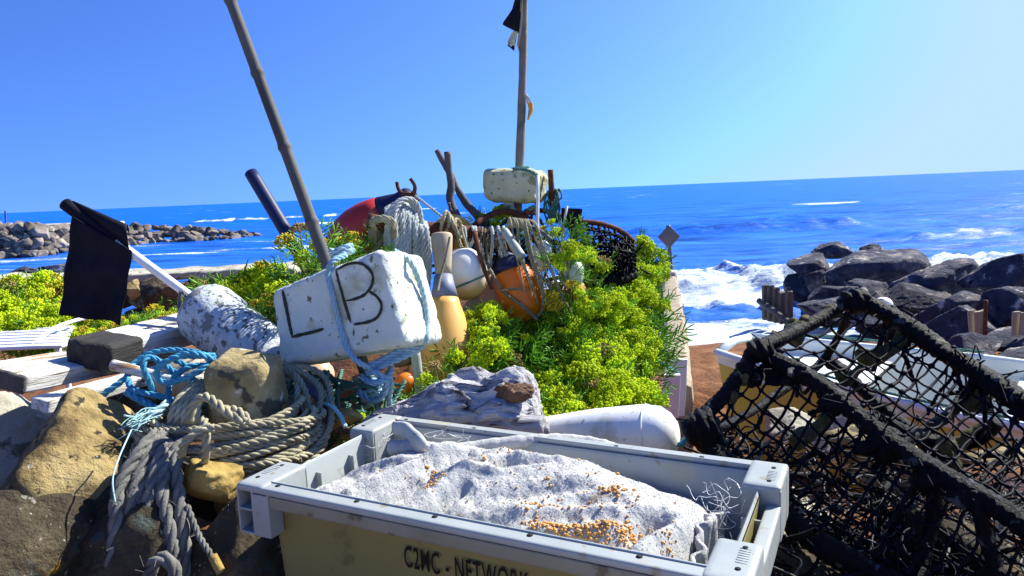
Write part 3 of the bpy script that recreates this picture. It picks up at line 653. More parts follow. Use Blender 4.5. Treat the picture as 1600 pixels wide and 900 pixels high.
# the upper fold that wraps back over the pole and curls at its end
V = np.zeros((24, 18, 3))
a0, a1 = P(108, 321, 2.10), P(196, 378, 2.06)
for i in range(24):
    s_ = i / 23; rr = .006 + .026 * s_
    for j in range(18):
        th = 2.7 - j / 17 * (2.4 + 1.6 * s_)
        V[i, j] = a0 * (1 - s_) + a1 * s_ + np.array([0.35 * math.cos(th) * rr, .9 * rr * -math.cos(th) + .02, math.sin(th) * rr * 1.2 + .006 + .004 * s_])
slab(mb, V, .0016); mb.build('flag', M['flag_black'], fpole)
mb = MB(); rope(mb, [pa + [.02, -.03, -.02], pa + [0, -.03, .01], pa + [-.015, -.02, -.015], pa + [-.012, -.03, -.05]], .005); mb.build('cord', M['rope_dark'], FB)

mb = MB(); a, b = P(392, 270, 2.32), P(500, 450, 2.15); pipe(mb, [a, b], .0205, .0215, 16, .03)
tag(mb.build('plastic_tube', M['navy'], loc=tuple(b)), 'dark navy plastic tube leaning up behind the carved white block buoy', 'tube')

# ------------------------------------------------------------------ rack of rusty pipe with floats
rk = thing('pipe_rack', 'rusty horizontal pipe rail on posts hung with ropes and floats', 'rack', P(600, 400, 2.3))
mb = MB(); pipe(mb, pxpath([(575, 345, 2.24), (620, 352, 2.27), (700, 361, 2.36), (745, 366, 2.41), (800, 378, 2.47)]), .024, .024, 14, .02, .06); mb.build('rail', M['rust'], rk)
mb = MB(); pipe(mb, pxpath([(586, 357, 2.27), (597, 390, 2.27), (618, 480, 2.27), (630, 570, 2.27)]), .026, .03, 14, .02, .03); mb.build('post', M['rust_tan'], rk)
mb = MB(); pipe(mb, pxpath([(796, 372, 2.5), (800, 460, 2.5), (800, 560, 2.5)]), .022, .022, 12, .03, .05); mb.build('post', M['rust'], rk)
mb = MB(); pipe(mb, pxpath([(693, 350, 2.33), (704, 358, 2.3), (707, 380, 2.3), (698, 410, 2.31), (688, 440, 2.33)]), .008, .008, 8, .01); mb.build('hook', M['rust'], rk)

# grapnel
gr = thing('grapnel', 'rusty iron grapnel hook standing above the hank of rope', 'hook', P(648, 312, 2.45))
mb = MB(); pipe(mb, pxpath([(651, 330, 2.45), (650, 312, 2.45), (646, 303, 2.45)]), .011, .01, 10, .01, .1); mb.build('shank', M['rust'], gr)
for pts in ([(640, 306, 2.45), (647, 300, 2.43), (648, 290, 2.42), (641, 279, 2.42)], [(640, 304, 2.47), (628, 302, 2.5), (622, 294, 2.51), (620, 284, 2.51)]):
    mb = MB(); pipe(mb, pxpath(pts), .0075, .006, 8, .008); mb.build('tine', M['rust'], gr)

def hank(name, label, strands, r, m, cat='rope', seed=0, group=None, **k):
    mb = MB(); rr = np.random.default_rng(seed)
    for s_ in strands: rope(mb, s_, r * rr.uniform(.88, 1.1), **k)
    return tag(mb.build(name, M[m], loc=tuple(strands[0][0])), label, cat, group)
rr = np.random.default_rng(3); st = []
for k in range(17):
    t = k / 16; tx = 606 + 60 * t; yy = 2.24 + .06 * t; j = rr.normal(size=6) * 3; top = 318 + 18 * abs(t - .35) * 1.6 + (t > .8) * 12
    st.append([P(tx + 6 + j[0], 448 + 24 * rr.random(), yy - .03), P(tx + 7 + j[1], 410, yy - .05), P(tx + 2 + j[2] * .6, 360, yy - .055), P(tx + j[3] * .5, top + 8, yy - .03), P(tx - 2, top, yy + .03), P(tx + j[4], 370, yy + .08), P(tx + j[5], 460, yy + .09)])
for k in range(5):
    t = k / 4; st.append([P(602 + 6 * t, 400 + 30 * t, 2.2), P(606 + 8 * t, 345, 2.19), P(618 + 9 * t, 318 - 2 * t, 2.22), P(636 + 8 * t, 312, 2.25), P(648 + 8 * t, 330, 2.26), P(655 + 6 * t, 380, 2.27), P(652 + 9 * t, 440, 2.26)])
hank('rope_hank', 'thick hank of pale grey rope hanging over the left end of the rail', st, .0085, 'rope_pale', seed=1, fuzz=12)
mb = MB()
for k in range(3):
    rope(mb, [P(580 + 3 * k, 352 + 4 * k, 2.2), P(583, 343 + 3 * k, 2.16), P(600, 340 + 2 * k, 2.15), P(616, 348 + 5 * k, 2.16), P(614, 368, 2.18), P(600, 374 - 3 * k, 2.2)], .0085, fuzz=20, seed=k)
tag(mb.build('rope_turns', M['rope_grey'], loc=tuple(P(600, 350, 2.2))), 'turns of grey rope knotted round the near end of the rusty rail', 'rope')
mb = MB(); pipe(mb, pxpath([(612, 352, 2.19), (616, 385, 2.19), (619, 420, 2.2)]), .004, .004, 6, .02)
mb = MB(); rope(mb, pxpath([(648, 305, 2.42), (672, 324, 2.42), (697, 344, 2.4)]), .0045); tag(mb.build('taut_rope', M['rope_pale'], loc=tuple(P(648, 305, 2.42))), 'taut pale cord running from the grapnel down to the rail', 'rope')
# knots and twine on the rail
mb = MB()
for k in range(10):
    x = 752 + 4.6 * k; yy = 2.38 + .01 * k; th = np.linspace(0, 6.4, 12); c = P(x, 370 + .5 * k, 2.42 + .006 * k)
    rope(mb, [c + np.array([.006 * math.sin(t), -math.cos(t) * .031, math.sin(t) * .031]) for t in th], .0045)
for k in range(13):
    x = 738 + 5 * k + rr.normal() * 3; rope(mb, [P(x, 372, 2.38), P(x + 3 + rr.normal() * 3, 400, 2.37), P(x + 5 + rr.normal() * 8, 425 + rr.random() * 40, 2.37)], .003, fuzz=20, seed=k)
tag(mb.build('twine_wrap', M['twine'], loc=tuple(P(770, 372, 2.4))), 'frayed brown twine wound round the middle of the rusty rail', 'twine')
mb = MB()
for k in range(5):
    c = P(693 + 6 * k, 345 + 3 * k, 2.33); th = np.linspace(0, 6.5, 12); rope(mb, [c + np.array([.010 * math.sin(t + k), -math.cos(t) * .032, math.sin(t) * .030]) for t in th], .006, fuzz=30, seed=k)
rope(mb, pxpath([(720, 352, 2.33), (726, 375, 2.3), (735, 400, 2.3), (748, 430, 2.31)]), .004)
rope(mb, pxpath([(722, 352, 2.33), (716, 370, 2.31), (722, 392, 2.31), (716, 396, 2.31)]), .006)
tag(mb.build('rope_knot', M['rope_grey'], loc=tuple(P(705, 345, 2.33))), 'grey rope knot tied on the rail beside the amber float', 'rope')
# floats
def ell(mb, c, a, r, n=24, end0=.0, end1=.0, sides=32, axis=None, att=None):
    t = np.linspace(-1, 1, n); lathe(mb, [(x * a, r * math.sqrt(max(0, 1 - abs(x) ** 2.3)) + 1e-4) for x in t], c, axis, sides)
a, b = P(522, 392, 2.7), P(628, 312, 2.6); axr = nz(b - a); Lr = np.linalg.norm(b - a)
RF = thing('red_float', 'large red bullet shaped float with dark navy nose behind the rope hank', 'float', a)
mb = MB(); pr = np.array([(0, .0), (.005, .045), (.03, .068), (.08, .088), (.125, .092), (.17, .086), (.205, .075), (.235, .062)]); lathe(mb, pr * [Lr / .30, 1.0], a, axr, 36); mb.build('body', M['red_float'], RF)
mb = MB(); pr = np.array([(.233, .0625), (.255, .052), (.275, .042), (.29, .034), (.305, .031), (.325, .03), (.338, .02), (.342, .0)]); lathe(mb, pr * [Lr / .30, 1.0], a, axr, 36); mb.build('nose', M['navy'], RF)
mb = MB(); lathe(mb, [(0, 0), (.003, .03), (.02, .058), (.06, .075), (.10, .068), (.13, .04), (.14, 0)], P(690, 420, 2.52), nz([.1, -.1, 1]), 30)
c = P(706, 372, 2.52); mb = MB(); ell(mb, c, .085, .075, axis=nz([.25, -.2, .9]))
tag(mb.build('amber_float', M['amber'], loc=tuple(c)), 'amber yellow float peeping up behind the rail and rope knot', 'float')
c = P(727, 428, 2.3); WB = thing('ball_float', 'round white ball float with yellowed underside hanging below the rail', 'float', c)
mb = MB(); ell(mb, c, .086, .072, 30, axis=nz([-.15, -.1, 1])); mb.build('ball', M['ball_stained'], WB)
mb = MB(); th = np.linspace(0, 2 * PI, 60); q = [c + np.array([math.cos(t) * .0715, math.sin(t) * .0715, -.024 + .025 * math.cos(t)]) for t in th]; tube(mb, np.array(q), .0035, 6); mb.build('seam_cord', M['rope_green'], WB)
mb = MB(); rope(mb, [c + [0, 0, .085], P(718, 385, 2.3), P(712, 366, 2.33)], .004); mb.build('hanger', M['twine'], WB)
c = P(772, 462, 2.42); mb = MB(); ell(mb, c, .085, .062, axis=nz([-.1, 0, 1])); tag(mb.build('peach_float', M['peach'], loc=tuple(c)), 'dull peach coloured float between the white ball and the orange float', 'float')
c = P(745, 485, 2.40); mb = MB(); ell(mb, c, .05, .045, axis=nz([.6, 0, .6])); tag(mb.build('brown_float', M['tan'], loc=tuple(c)), 'small brown float half hidden under the white ball', 'float')
a, b = P(826, 500, 2.32), P(790, 400, 2.38); axo = nz(b - a); Lo = np.linalg.norm(b - a)
OF = thing('orange_float', 'bright orange float with navy blue shoulder hanging by the twine', 'float', a)
mb = MB(); lathe(mb, np.array([(0, 0), (.01, .03), (.06, .055), (.2, .072), (.45, .076), (.68, .070), (.76, .064)]) * [Lo, 1], a, axo, 36); mb.build('body', M['orange'], OF)
mb = MB(); lathe(mb, np.array([(.757, .0655), (.85, .055), (.95, .036), (1.0, .026), (1.06, .024), (1.08, 0)]) * [Lo, 1], a, axo, 36); mb.build('shoulder', M['navy'], OF)
mb = MB(); rope(mb, pxpath([(765, 420, 2.3), (785, 455, 2.27), (812, 475, 2.25), (840, 500, 2.24)]), .006); rope(mb, pxpath([(820, 345, 2.3), (832, 400, 2.26), (846, 440, 2.25), (848, 480, 2.25), (840, 494, 2.25)]), .005)
rope(mb, pxpath([(783, 455, 2.26), (800, 452, 2.24), (815, 452, 2.24)]), .004)
tag(mb.build('brown_rope', M['twine'], loc=tuple(P(800, 470, 2.25))), 'brown cords crossing the face of the bright orange float', 'rope')
a, b = P(700, 600, 2.06), P(690, 366, 2.2); axp = nz(b - a); Lp = np.linalg.norm(b - a)
PF = thing('spar_float', 'yellow orange spar float with grey blue collar and tan neck beside white block', 'float', a)
mb = MB(); lathe(mb, np.array([(0, 0), (.01, .05), (.08, .072), (.25, .076), (.42, .062), (.52, .047), (.565, .042)]) * [Lp, 1], a, axp, 36); mb.build('body', M['orange_pale'], PF)
mb = MB(); lathe(mb, np.array([(.563, .0425), (.64, .034), (.72, .027)]) * [Lp, 1], a, axp, 28); mb.build('collar', M['grey_blue'], PF)
mb = MB(); lathe(mb, np.array([(.71, .024), (.78, .026), (.9, .031), (.985, .033), (1, .030), (1.0, 0)]) * [Lp, 1], a, axp, 24); mb.build('neck', M['tan'], PF)
mb = MB(); rope(mb, pxpath([(684, 455, 2.05), (689, 430, 2.1), (697, 400, 2.12), (703, 370, 2.15)]), .004); tag(mb.build('yellow_rope', M['twine'], loc=tuple(P(689, 430, 2.1))), 'thin yellowish cord hanging beside the tan neck of the spar float', 'rope')
mb = MB(); pipe(mb, pxpath([(741, 362, 2.3), (750, 400, 2.26), (760, 430, 2.24), (768, 452, 2.24)]), .009, .006, 8, .02, .1)
tag(mb.build('iron_bar', M['rust'], loc=tuple(P(750, 400, 2.26))), 'thin rusty iron bar hanging diagonally in front of the white ball', 'bar')
mb = MB(); a, b = P(788, 360, 2.3), P(815, 402, 2.24); pipe(mb, [a, a * .5 + b * .5, b], .013, .016, 12, .01)
tag(mb.build('grey_float', M['pale_green'], loc=tuple(a)), 'slim grey green cylinder float hanging above the orange float', 'float')
st = []
for k in range(9):
    t = k / 8; st.append([P(792 + 22 * t, 356, 2.36), P(796 + 34 * t, 340 + 4 * t, 2.33), P(800 + 40 * t + 3 * (k % 2), 356, 2.30), P(806 + 52 * t - 3 * (k % 3), 395, 2.28), P(816 + 62 * t + 4 * (k % 2), 440 + 20 * t, 2.27), P(822 + 72 * t, 468 + 22 * t, 2.28)])
hank('line_hank', 'thin grey green lines fanning down beside the orange float', st, .0029, 'rope_grey', seed=4, fuzz=40)

mb = MB(); rr = np.random.default_rng(29)
for k in range(46):
    x = 692 + 185 * rr.random(); p = P(x, 368 + 50 * rr.random(), 2.50 + .12 * rr.random()); rope(mb, [p, p + rr.normal(size=3) * [.05, .02, .03], p + rr.normal(size=3) * [.07, .03, .05], p + rr.normal(size=3) * [.07, .03, .05] - [0, 0, .05]], rr.uniform(.004, .008), fuzz=20, seed=k)
tag(mb.build('rope_tangle', M['rope_navy'], loc=tuple(P(770, 400, 2.55))), 'dark navy rope tangle packed behind the rail and the orange float', 'rope')
mb = MB()
for k in range(6):
    x = 728 + 12 * k + rr.normal() * 7; rope(mb, [P(x - 3, 366, 2.45), P(x, 355, 2.38), P(x + 2, 372, 2.34), P(x + 4 + rr.normal() * 9, 398, 2.35), P(x + 6 + rr.normal() * 14, 415 + 35 * rr.random(), 2.37)], rr.uniform(.0045, .007), fuzz=30, seed=90 + k)
tag(mb.build('hanging_ropes', M['rope_pale'], loc=tuple(P(750, 370, 2.36))), 'loose pale rope ends hanging from the rail beside the white ball float', 'rope')
# amber floats low behind the block
for (x, y, d, rr_, m, lb) in ((418, 492, 2.3, .05, 'amber', 'amber float half hidden by samphire left of the white block'), (437, 515, 2.2, .045, 'amber', 'second amber float lying lower, just touching the white block corner'), (490, 592, 1.9, .05, 'peach', 'tan float showing under the white block'), (632, 600, 1.98, .03, 'orange', 'small orange float in the grass under the lashing')):
    c = P(x, y, d); mb = MB(); ell(mb, c, rr_ * 1.2, rr_, axis=nz([.5, .2, .6])); tag(mb.build('small_float', M[m], loc=tuple(c)), lb, 'float')
mb = MB(); a, b = P(648, 545, 1.9), P(660, 640, 1.9); pipe(mb, [a, b], .013, .014, 10, .02, .05); tag(mb.build('short_stake', M['pale_green'], loc=tuple(b)), 'short pale wooden stake in the grass right of the white block', 'stake')
# pale floats in the green at the right of the rack
c = P(893, 428, 2.32); mb = MB(); ell(mb, c, .05, .040, axis=nz([.2, 0, 1])); tag(mb.build('green_float', M['float_green'], loc=tuple(c)), 'pale green float wrapped in samphire below the small dark flag', 'float')
c = P(905, 456, 2.34); mb = MB(); ell(mb, c, .045, .026, axis=nz([.4, 0, -1])); tag(mb.build('cream_float', M['orange_pale'], loc=tuple(c)), 'cream and orange float tip under the pale green float', 'float')
c = P(845, 400, 2.4); mb = MB(); ell(mb, c, .055, .036, axis=nz([.1, 0, 1])); tag(mb.build('white_float', M['float_white'], loc=tuple(c)), 'white float half hidden behind the fanned grey lines', 'float')
mb = MB(); pipe(mb, pxpath([(824, 352, 2.35), (845, 362, 2.32), (862, 376, 2.3)]), .0065, .008, 8, .01, .1); tag(mb.build('cream_stick', M['bamboo'], loc=tuple(P(845, 362, 2.32))), 'curved cream coloured stick right of the grey lines', 'stick')
mb = MB(); pipe(mb, pxpath([(827, 362, 2.33), (842, 388, 2.31)]), .005, .004, 6, .01, .1); tag(mb.build('rusty_spike', M['rust'], loc=tuple(P(842, 388, 2.31))), 'short rusty spike crossing the fanned grey lines', 'spike')

# ------------------------------------------------------------------ tall pole with the cream block
c = P(806, 291, 2.62); DB = thing('dan_buoy', 'cream foam block buoy on a tall dark pole with torn pennants', 'buoy', c)
mb = MB(); V, Q = rbox((.205, .17, .118), .035, 26, lambda p: p * np.stack([1 + .8 * (p[:, 2]), np.ones(len(p)), np.ones(len(p))], 1) + nz(p) * (.006 * sn(p, 16, 8, 3) + .003 * sn(p, 50, 9, 2))[:, None]); mb.add(V, Q)
place(mb, 'foam_block', M['foam_cream'], basis([.93, -.34, -.06], [.05, 0, 1]), c, DB)
pb_, pt_ = P(805, 400, 2.62), P(820, -60, 2.72); mb = MB(); axd = nz(pt_ - pb_); L = np.linalg.norm(pt_ - pb_); zz = np.linspace(0, L, 120)
tube(mb, np.stack([.006 * np.sin(zz * 3), 0 * zz, zz], 1), np.interp(zz, [0, L], [.0175, .0125]) * (1 + .06 * sn(np.stack([zz, zz, zz], 1), 12, 4, 2)), 12)
sx_ = nz(np.cross([0, 1, 0], axd)); place(mb, 'pole', M['bamboo_dark'], np.stack([sx_, np.cross(axd, sx_), axd], 1), pb_, DB)
def cloth(parent, name, m, poly, y, n=9, wav=.012, seed=0):
    # poly: left edge top..bottom and right edge top..bottom in the picture, at distance y
    Lf, Rt = np.array(poly[0], float), np.array(poly[1], float); V = np.zeros((n * 2, n, 3)); tt = np.linspace(0, 1, n * 2)
    for i, t in enumerate(tt):
        l = [np.interp(t, np.linspace(0, 1, len(Lf)), Lf[:, k]) for k in (0, 1)]; r2 = [np.interp(t, np.linspace(0, 1, len(Rt)), Rt[:, k]) for k in (0, 1)]
        for j in range(n):
            s_ = j / (n - 1); q = [l[k] * (1 - s_) + r2[k] * s_ for k in (0, 1)]
            V[i, j] = P(q[0], q[1], y + wav * math.sin(4 * s_ + 3 * t + seed) * (1 - s_))
    mb = MB(); slab(mb, V, .0018); return mb.build(name, M[m], parent)
cloth(DB, 'pennant', 'flag_black', ([(805, -2), (800, 15), (784, 38), (798, 45), (804, 48)], [(816, -6), (816, 15), (815, 35), (813, 46), (811, 52)]), 2.70)
cloth(DB, 'pennant', 'foam_cream', ([(803, 47), (796, 58), (793, 66), (797, 72)], [(809, 49), (807, 60), (805, 70), (804, 77)]), 2.69)
cloth(DB, 'pennant', 'flag_black', ([(796, 66), (793, 71), (800, 76)], [(803, 72), (804, 76), (803, 80)]), 2.685)
cloth(DB, 'pennant', 'tan', ([(814, 0), (812, 40), (808, 70)], [(817, 0), (816, 45), (811, 82)]), 2.69)
cloth(DB, 'pennant', 'plank_white', ([(809, 137), (810, 150), (810, 163)], [(816, 138), (824, 148), (832, 161)]), 2.67)
cloth(DB, 'pennant', 'amber', ([(824, 159), (826, 172), (824, 187)], [(832, 160), (833, 172), (826, 188)]), 2.665)
mb = MB(); rope(mb, pxpath([(803, 264, 2.55), (820, 265, 2.5), (836, 272, 2.48), (841, 285, 2.48), (840, 310, 2.5), (834, 330, 2.52)]), .006)
rope(mb, pxpath([(834, 322, 2.5), (815, 333, 2.52), (805, 340, 2.56)]), .007); rope(mb, pxpath([(800, 264, 2.6), (812, 262, 2.57), (826, 262, 2.6)]), .006)
mb.build('lashing', M['rope_green'], DB)
mb = MB(); V, Q = rbox((.035, .035, .05), .004, 4); mb.add(V + P(796, 324, 2.6), Q); mb.build('ballast_clip', M['foam_dirty'], DB)
mb = MB(); pipe(mb, pxpath([(840, 274, 2.44), (840, 320, 2.42), (839, 372, 2.40)]), .0058, .0058, 10, .04); tag(mb.build('thin_stake', M['white_paint'], loc=tuple(P(839, 372, 2.4))), 'thin white stake standing in front of the cream block buoy', 'stake')
mb = MB(); pipe(mb, pxpath([(860, 265, 2.6), (862, 300, 2.6), (865, 345, 2.6)]), .0095, .012, 10, .02, .06); tag(mb.build('iron_rod', M['rust'], loc=tuple(P(865, 345, 2.6))), 'upright rusty iron rod right of the cream block buoy', 'rod')
mb = MB(); rr = np.random.default_rng(6)
for k in range(16):
    x = 858 + rr.random() * 16; rope(mb, [P(x, 292 + rr.random() * 10, 2.6), P(x + rr.normal() * 6, 308, 2.57 + rr.random() * .06), P(x + rr.normal() * 7 - 3, 325, 2.58), P(x + rr.normal() * 8 - 4, 348, 2.6)], .0035, fuzz=40, seed=k)
tag(mb.build('rope_tangle', M['rope_green'], loc=tuple(P(868, 310, 2.6))), 'dark green rope tangle bunched round the upright rusty rod', 'rope')
SF = thing('small_flag', 'small square dark flag on a short pale stick near the old pot', 'flag', P(884, 356, 2.5))
mb = MB(); pipe(mb, pxpath([(886, 322, 2.48), (881, 352, 2.48), (876, 400, 2.48)]), .004, .004, 8, .03); mb.build('stick', M['white_paint'], SF)
cloth(SF, 'flag', 'flag_black', ([(877, 325), (877, 340), (880, 355)], [(910, 326), (909, 340), (905, 357)]), 2.49, wav=.006)

# driftwood sticks
mb = MB(); pipe(mb, pxpath([(683, 235, 2.72), (692, 252, 2.71), (706, 276, 2.7), (716, 298, 2.68), (732, 322, 2.66), (752, 342, 2.64), (765, 352, 2.6)]), .011, .017, 12, .012, .16, 3)
tag(mb.build('bent_stick', M['stick'], loc=tuple(P(740, 335, 2.65))), 'long bent grey driftwood stick leaning left behind the dark one', 'stick')
mb = MB(); pipe(mb, pxpath([(699, 237, 2.62), (701, 262, 2.62), (705, 290, 2.61), (703, 310, 2.6), (710, 330, 2.58), (722, 352, 2.56)]), .011, .016, 12, .012, .2, 5); pipe(mb, pxpath([(708, 334, 2.58), (703, 326, 2.56), (702, 317, 2.55)]), .008, .005, 8, .01, .2, 6)
tag(mb.build('dark_stick', M['stick'], loc=tuple(P(715, 345, 2.57))), 'dark knobbly driftwood stick standing upright behind the rail', 'stick')

# iron hoops and the old pot behind
IH = thing('iron_hoop', 'rusty curved iron bands arching over the rail below the cream block', 'hoop', P(800, 335, 2.5))
for pts, r in (([(742, 352, 2.42), (758, 340, 2.46), (780, 331, 2.5), (802, 332, 2.52), (822, 342, 2.5)], .011), ([(815, 336, 2.55), (835, 329, 2.58), (858, 331, 2.6), (878, 338, 2.62)], .009), ([(822, 334, 2.5), (828, 331, 2.52), (834, 334, 2.52)], .012)):
    mb = MB(); pipe(mb, pxpath(pts), r, r, 8, .012, .08); mb.build('band', M['rust'], IH)
OP = thing('old_pot', 'old dark lobster pot with rusty hoop behind the samphire', 'lobster pot', P(945, 440, 2.75))
hp = pxpath([(890, 352, 2.7), (910, 347, 2.68), (940, 350, 2.7), (968, 360, 2.72), (990, 377, 2.74)]); bp_ = pxpath([(898, 428, 2.62), (925, 440, 2.6), (955, 438, 2.62), (975, 435, 2.64), (990, 428, 2.68)])
mb = MB(); pipe(mb, hp, .010, .010, 8, .012, .06); mb.build('hoop', M['rust'], OP)
mb = MB(); pipe(mb, pxpath([(900, 358, 2.64), (912, 372, 2.6), (918, 392, 2.58)]), .007, .007, 8, .01, .1); mb.build('hoop', M['rust'], OP)
mb = MB(); p, s = cr_path(bp_, .004); tube(mb, p, .021 * (1 + .10 * np.sin(s * 260) + .15 * sn(p, 20, 2)), 12); pipe(mb, pxpath([(898, 392, 2.66), (930, 384, 2.68), (965, 383, 2.7), (988, 384, 2.74)]), .011, .011, 8, .01, .1); mb.build('base_bar', M['tar'], OP)
hp_, bp2 = cr_path(hp, .005)[0], cr_path(bp_, .005)[0]
def lerp_c(A, u): x = np.clip(u, 0, 1) * (len(A) - 1); i = int(min(x, len(A) - 2)); return A[i] + (A[i + 1] - A[i]) * (x - i)
mb = MB()
for dy, sd_ in ((0, 1), (.025, 2), (.05, 3)):
    net(mb, lambda u, v: lerp_c(hp_, u) * (1 - v) + lerp_c(bp2, u) * v + np.array([0, -.05 * math.sin(v * PI) + dy, 0]), 12, 8, .0032, .35, sd_, 2.2)
rr = np.random.default_rng(12)
for k in range(80):
    a = lerp_c(hp_, rr.random()) * .5 + lerp_c(bp2, rr.random()) * .5 + rr.normal(size=3) * [.05, .05, .014] - [0, 0, .02]; pipe(mb, [a, a + rr.normal(size=3) * .025, a + rr.normal(size=3) * .04], .004, .003, 4, .015)
mb.build('netting', M['net_black'], OP)
# ------------------------------------------------------------------ rock samphire
def umbel_mesh(seed, rad=.030, n=44, flat=.62, br=.0052):
    r = np.random.default_rng(seed); mb = MB()
    for k in range(n):
        t = math.sqrt((k + .5) / n); a = k * 2.39996 + r.normal() * .2
        th = t * 1.45; d = np.array([math.sin(th) * math.cos(a), math.sin(th) * math.sin(a), math.cos(th) * flat])
        c = d * rad * r.uniform(.86, 1.08) + [0, 0, -.004]
        for _ in range(3): ball(mb, c + r.normal(size=3) * br * .62, br * r.uniform(.5, .8), 1)
        tube(mb, np.array([[0, 0, -rad * .55], c * .97]), .0007, 3, caps=False)
    return mb.mesh('flower_head')
UM = {}
for key, m in (('y', 'flower'), ('g', 'flower_gold'), ('d', 'flower_dry')):
    UM[key] = []
    for q in range(3):
        me = umbel_mesh(500 + q * 7 + len(key), rad=(.030, .034, .026)[q], n=(42, 50, 34)[q]); me.materials.append(M[m]); UM[key].append(me)
def leaf_spray(mb, base, d, r, size=1.0):
    d = nz(d); s1 = nz(np.cross(d, r.normal(size=3))); s2 = np.cross(d, s1); L = .055 * size
    def blade(p0, dr, ln, w):
        up = nz(np.cross(dr, r.normal(size=3))); bend = up * ln * r.uniform(-.18, .18)
        tube(mb, np.array([p0, p0 + dr * ln * .4 + bend * .6, p0 + dr * ln * .78 + bend, p0 + dr * ln]), np.array([w * .5, w, w * .8, w * .1]), 3, caps=False)
    tube(mb, np.array([base, base + d * L]), .0011, 3, caps=False)
    for k in range(r.integers(4, 7)):
        t = .35 + .65 * k / 5; sg = 1 if k % 2 else -1; q = base + d * L * t
        blade(q, nz(d * .75 + s1 * sg * r.uniform(.4, .9) + s2 * r.normal() * .35), .030 * size * r.uniform(.7, 1.2), .0022 * size)
    blade(base + d * L, d, .03 * size, .0022 * size)
def plant_template(seed, nh, nl, spread=.11, h=.20):
    r = np.random.default_rng(seed); st, lf, heads = MB(), MB(), []
    for k in range(nh):
        a = r.uniform(0, 6.3); rr = spread * math.sqrt(r.random()); tip = np.array([math.cos(a) * rr, math.sin(a) * rr, h * r.uniform(.78, 1.08) - rr * .45])
        mid = tip * [.55, .55, .6] + r.normal(size=3) * .008; p = cr_path([np.zeros(3), mid, tip], .03)[0]
        tube(st, p, np.linspace(.0032, .0018, len(p)), 5, caps=False)
        heads.append((tip, nz((tip - mid) + [0, -.02, .03]), r.uniform(.75, 1.2), r.integers(0, 3)))
        for _ in range(3):
            q = p[r.integers(len(p) // 3, len(p))]; leaf_spray(lf, q, nz(r.normal(size=3) * .7 + [math.cos(a) * .5, math.sin(a) * .5 - .15, .5]), r, r.uniform(.55, .95))
    for k in range(nl):
        a = r.uniform(0, 6.3); rr = spread * .9 * math.sqrt(r.random()); q = np.array([math.cos(a) * rr, math.sin(a) * rr, h * r.uniform(.15, .85) - rr * .4])
        leaf_spray(lf, q, nz([math.cos(a) * .7, math.sin(a) * .7 - .3, r.uniform(.2, 1)]), r, r.uniform(.8, 1.3))
    a_, b_ = st.mesh('stems'), lf.mesh('leaves'); a_.materials.append(M['stem']); b_.materials.append(M['leaf']); return a_, b_, heads
PT = [plant_template(40, 14, 22), plant_template(41, 16, 18), plant_template(42, 9, 34), plant_template(43, 13, 22), plant_template(44, 1, 60, .10, .17), plant_template(45, 3, 44)]
GREENB = 'samphire bush on the bank'
def plant(px, py, y, s, k, label, group=None, mix='y', rz=None, r=np.random.default_rng(77), gold=.12, dry=.04):
    top = P(px, py, y); base = top - np.array([0, 0, .17 * s])
    o = thing('rock_samphire', label, 'plant', base, group); o.scale = (s, s, s); o.rotation_euler = (r.uniform(-.12, .2), r.uniform(-.15, .15), r.uniform(-.6, .6) if rz is None else rz)
    st, lf, heads = PT[k]
    for nm, me in (('stems', st), ('leaves', lf)):
        if len(me.vertices): c = bpy.data.objects.new(nm, me); COL.objects.link(c); c.parent = o
    for (tip, d, sc, v) in heads:
        q = r.random(); key = 'd' if q < dry else ('g' if q < dry + gold else mix)
        c = bpy.data.objects.new('flower_head', UM[key][v]); COL.objects.link(c); c.parent = o; c.location = tip
        c.rotation_euler = Vector(d + r.normal(size=3) * .2).to_track_quat('Z', 'Y').to_euler(); c.scale = (sc * r.uniform(.9, 1.15),) * 3
    return o
r_ = np.random.default_rng(21)
edge_l = [(385, 985), (400, 965), (430, 925), (455, 895), (470, 880), (485, 850), (500, 775), (520, 735), (545, 732), (580, 728), (620, 740), (650, 780)]
edge_r = [(385, 985), (410, 998), (440, 1000), (480, 1004), (520, 998), (560, 990), (600, 986), (650, 978)]
nb = 0
for py in np.arange(398, 668, 15.5):
    xl = np.interp(py, [q[0] for q in edge_l], [q[1] for q in edge_l]); xr_ = np.interp(py, [q[0] for q in edge_r], [q[1] for q in edge_r])
    y = np.interp(py, [385, 480, 560, 660], [3.0, 2.55, 2.22, 1.9]); stp = 92 / y
    for px in np.arange(xl + 14, xr_ - 4, stp):
        q = r_.random(); fx = (px - 740) / 300; kk = r_.integers(0, 2) if q < .35 + .5 * fx else (3 if q < .8 else r_.choice([2, 5, 4]))
        if 760 < px < 880 and 520 < py < 570: kk = 4
        plant(px + r_.normal() * 5, py + r_.normal() * 4, y + r_.normal() * .05, r_.uniform(.85, 1.15), int(kk), 'dense rock samphire with lime green flower heads in the bush on the bank', GREENB, gold=.035, dry=.02, rz=r_.uniform(-.7, .7)); nb += 1
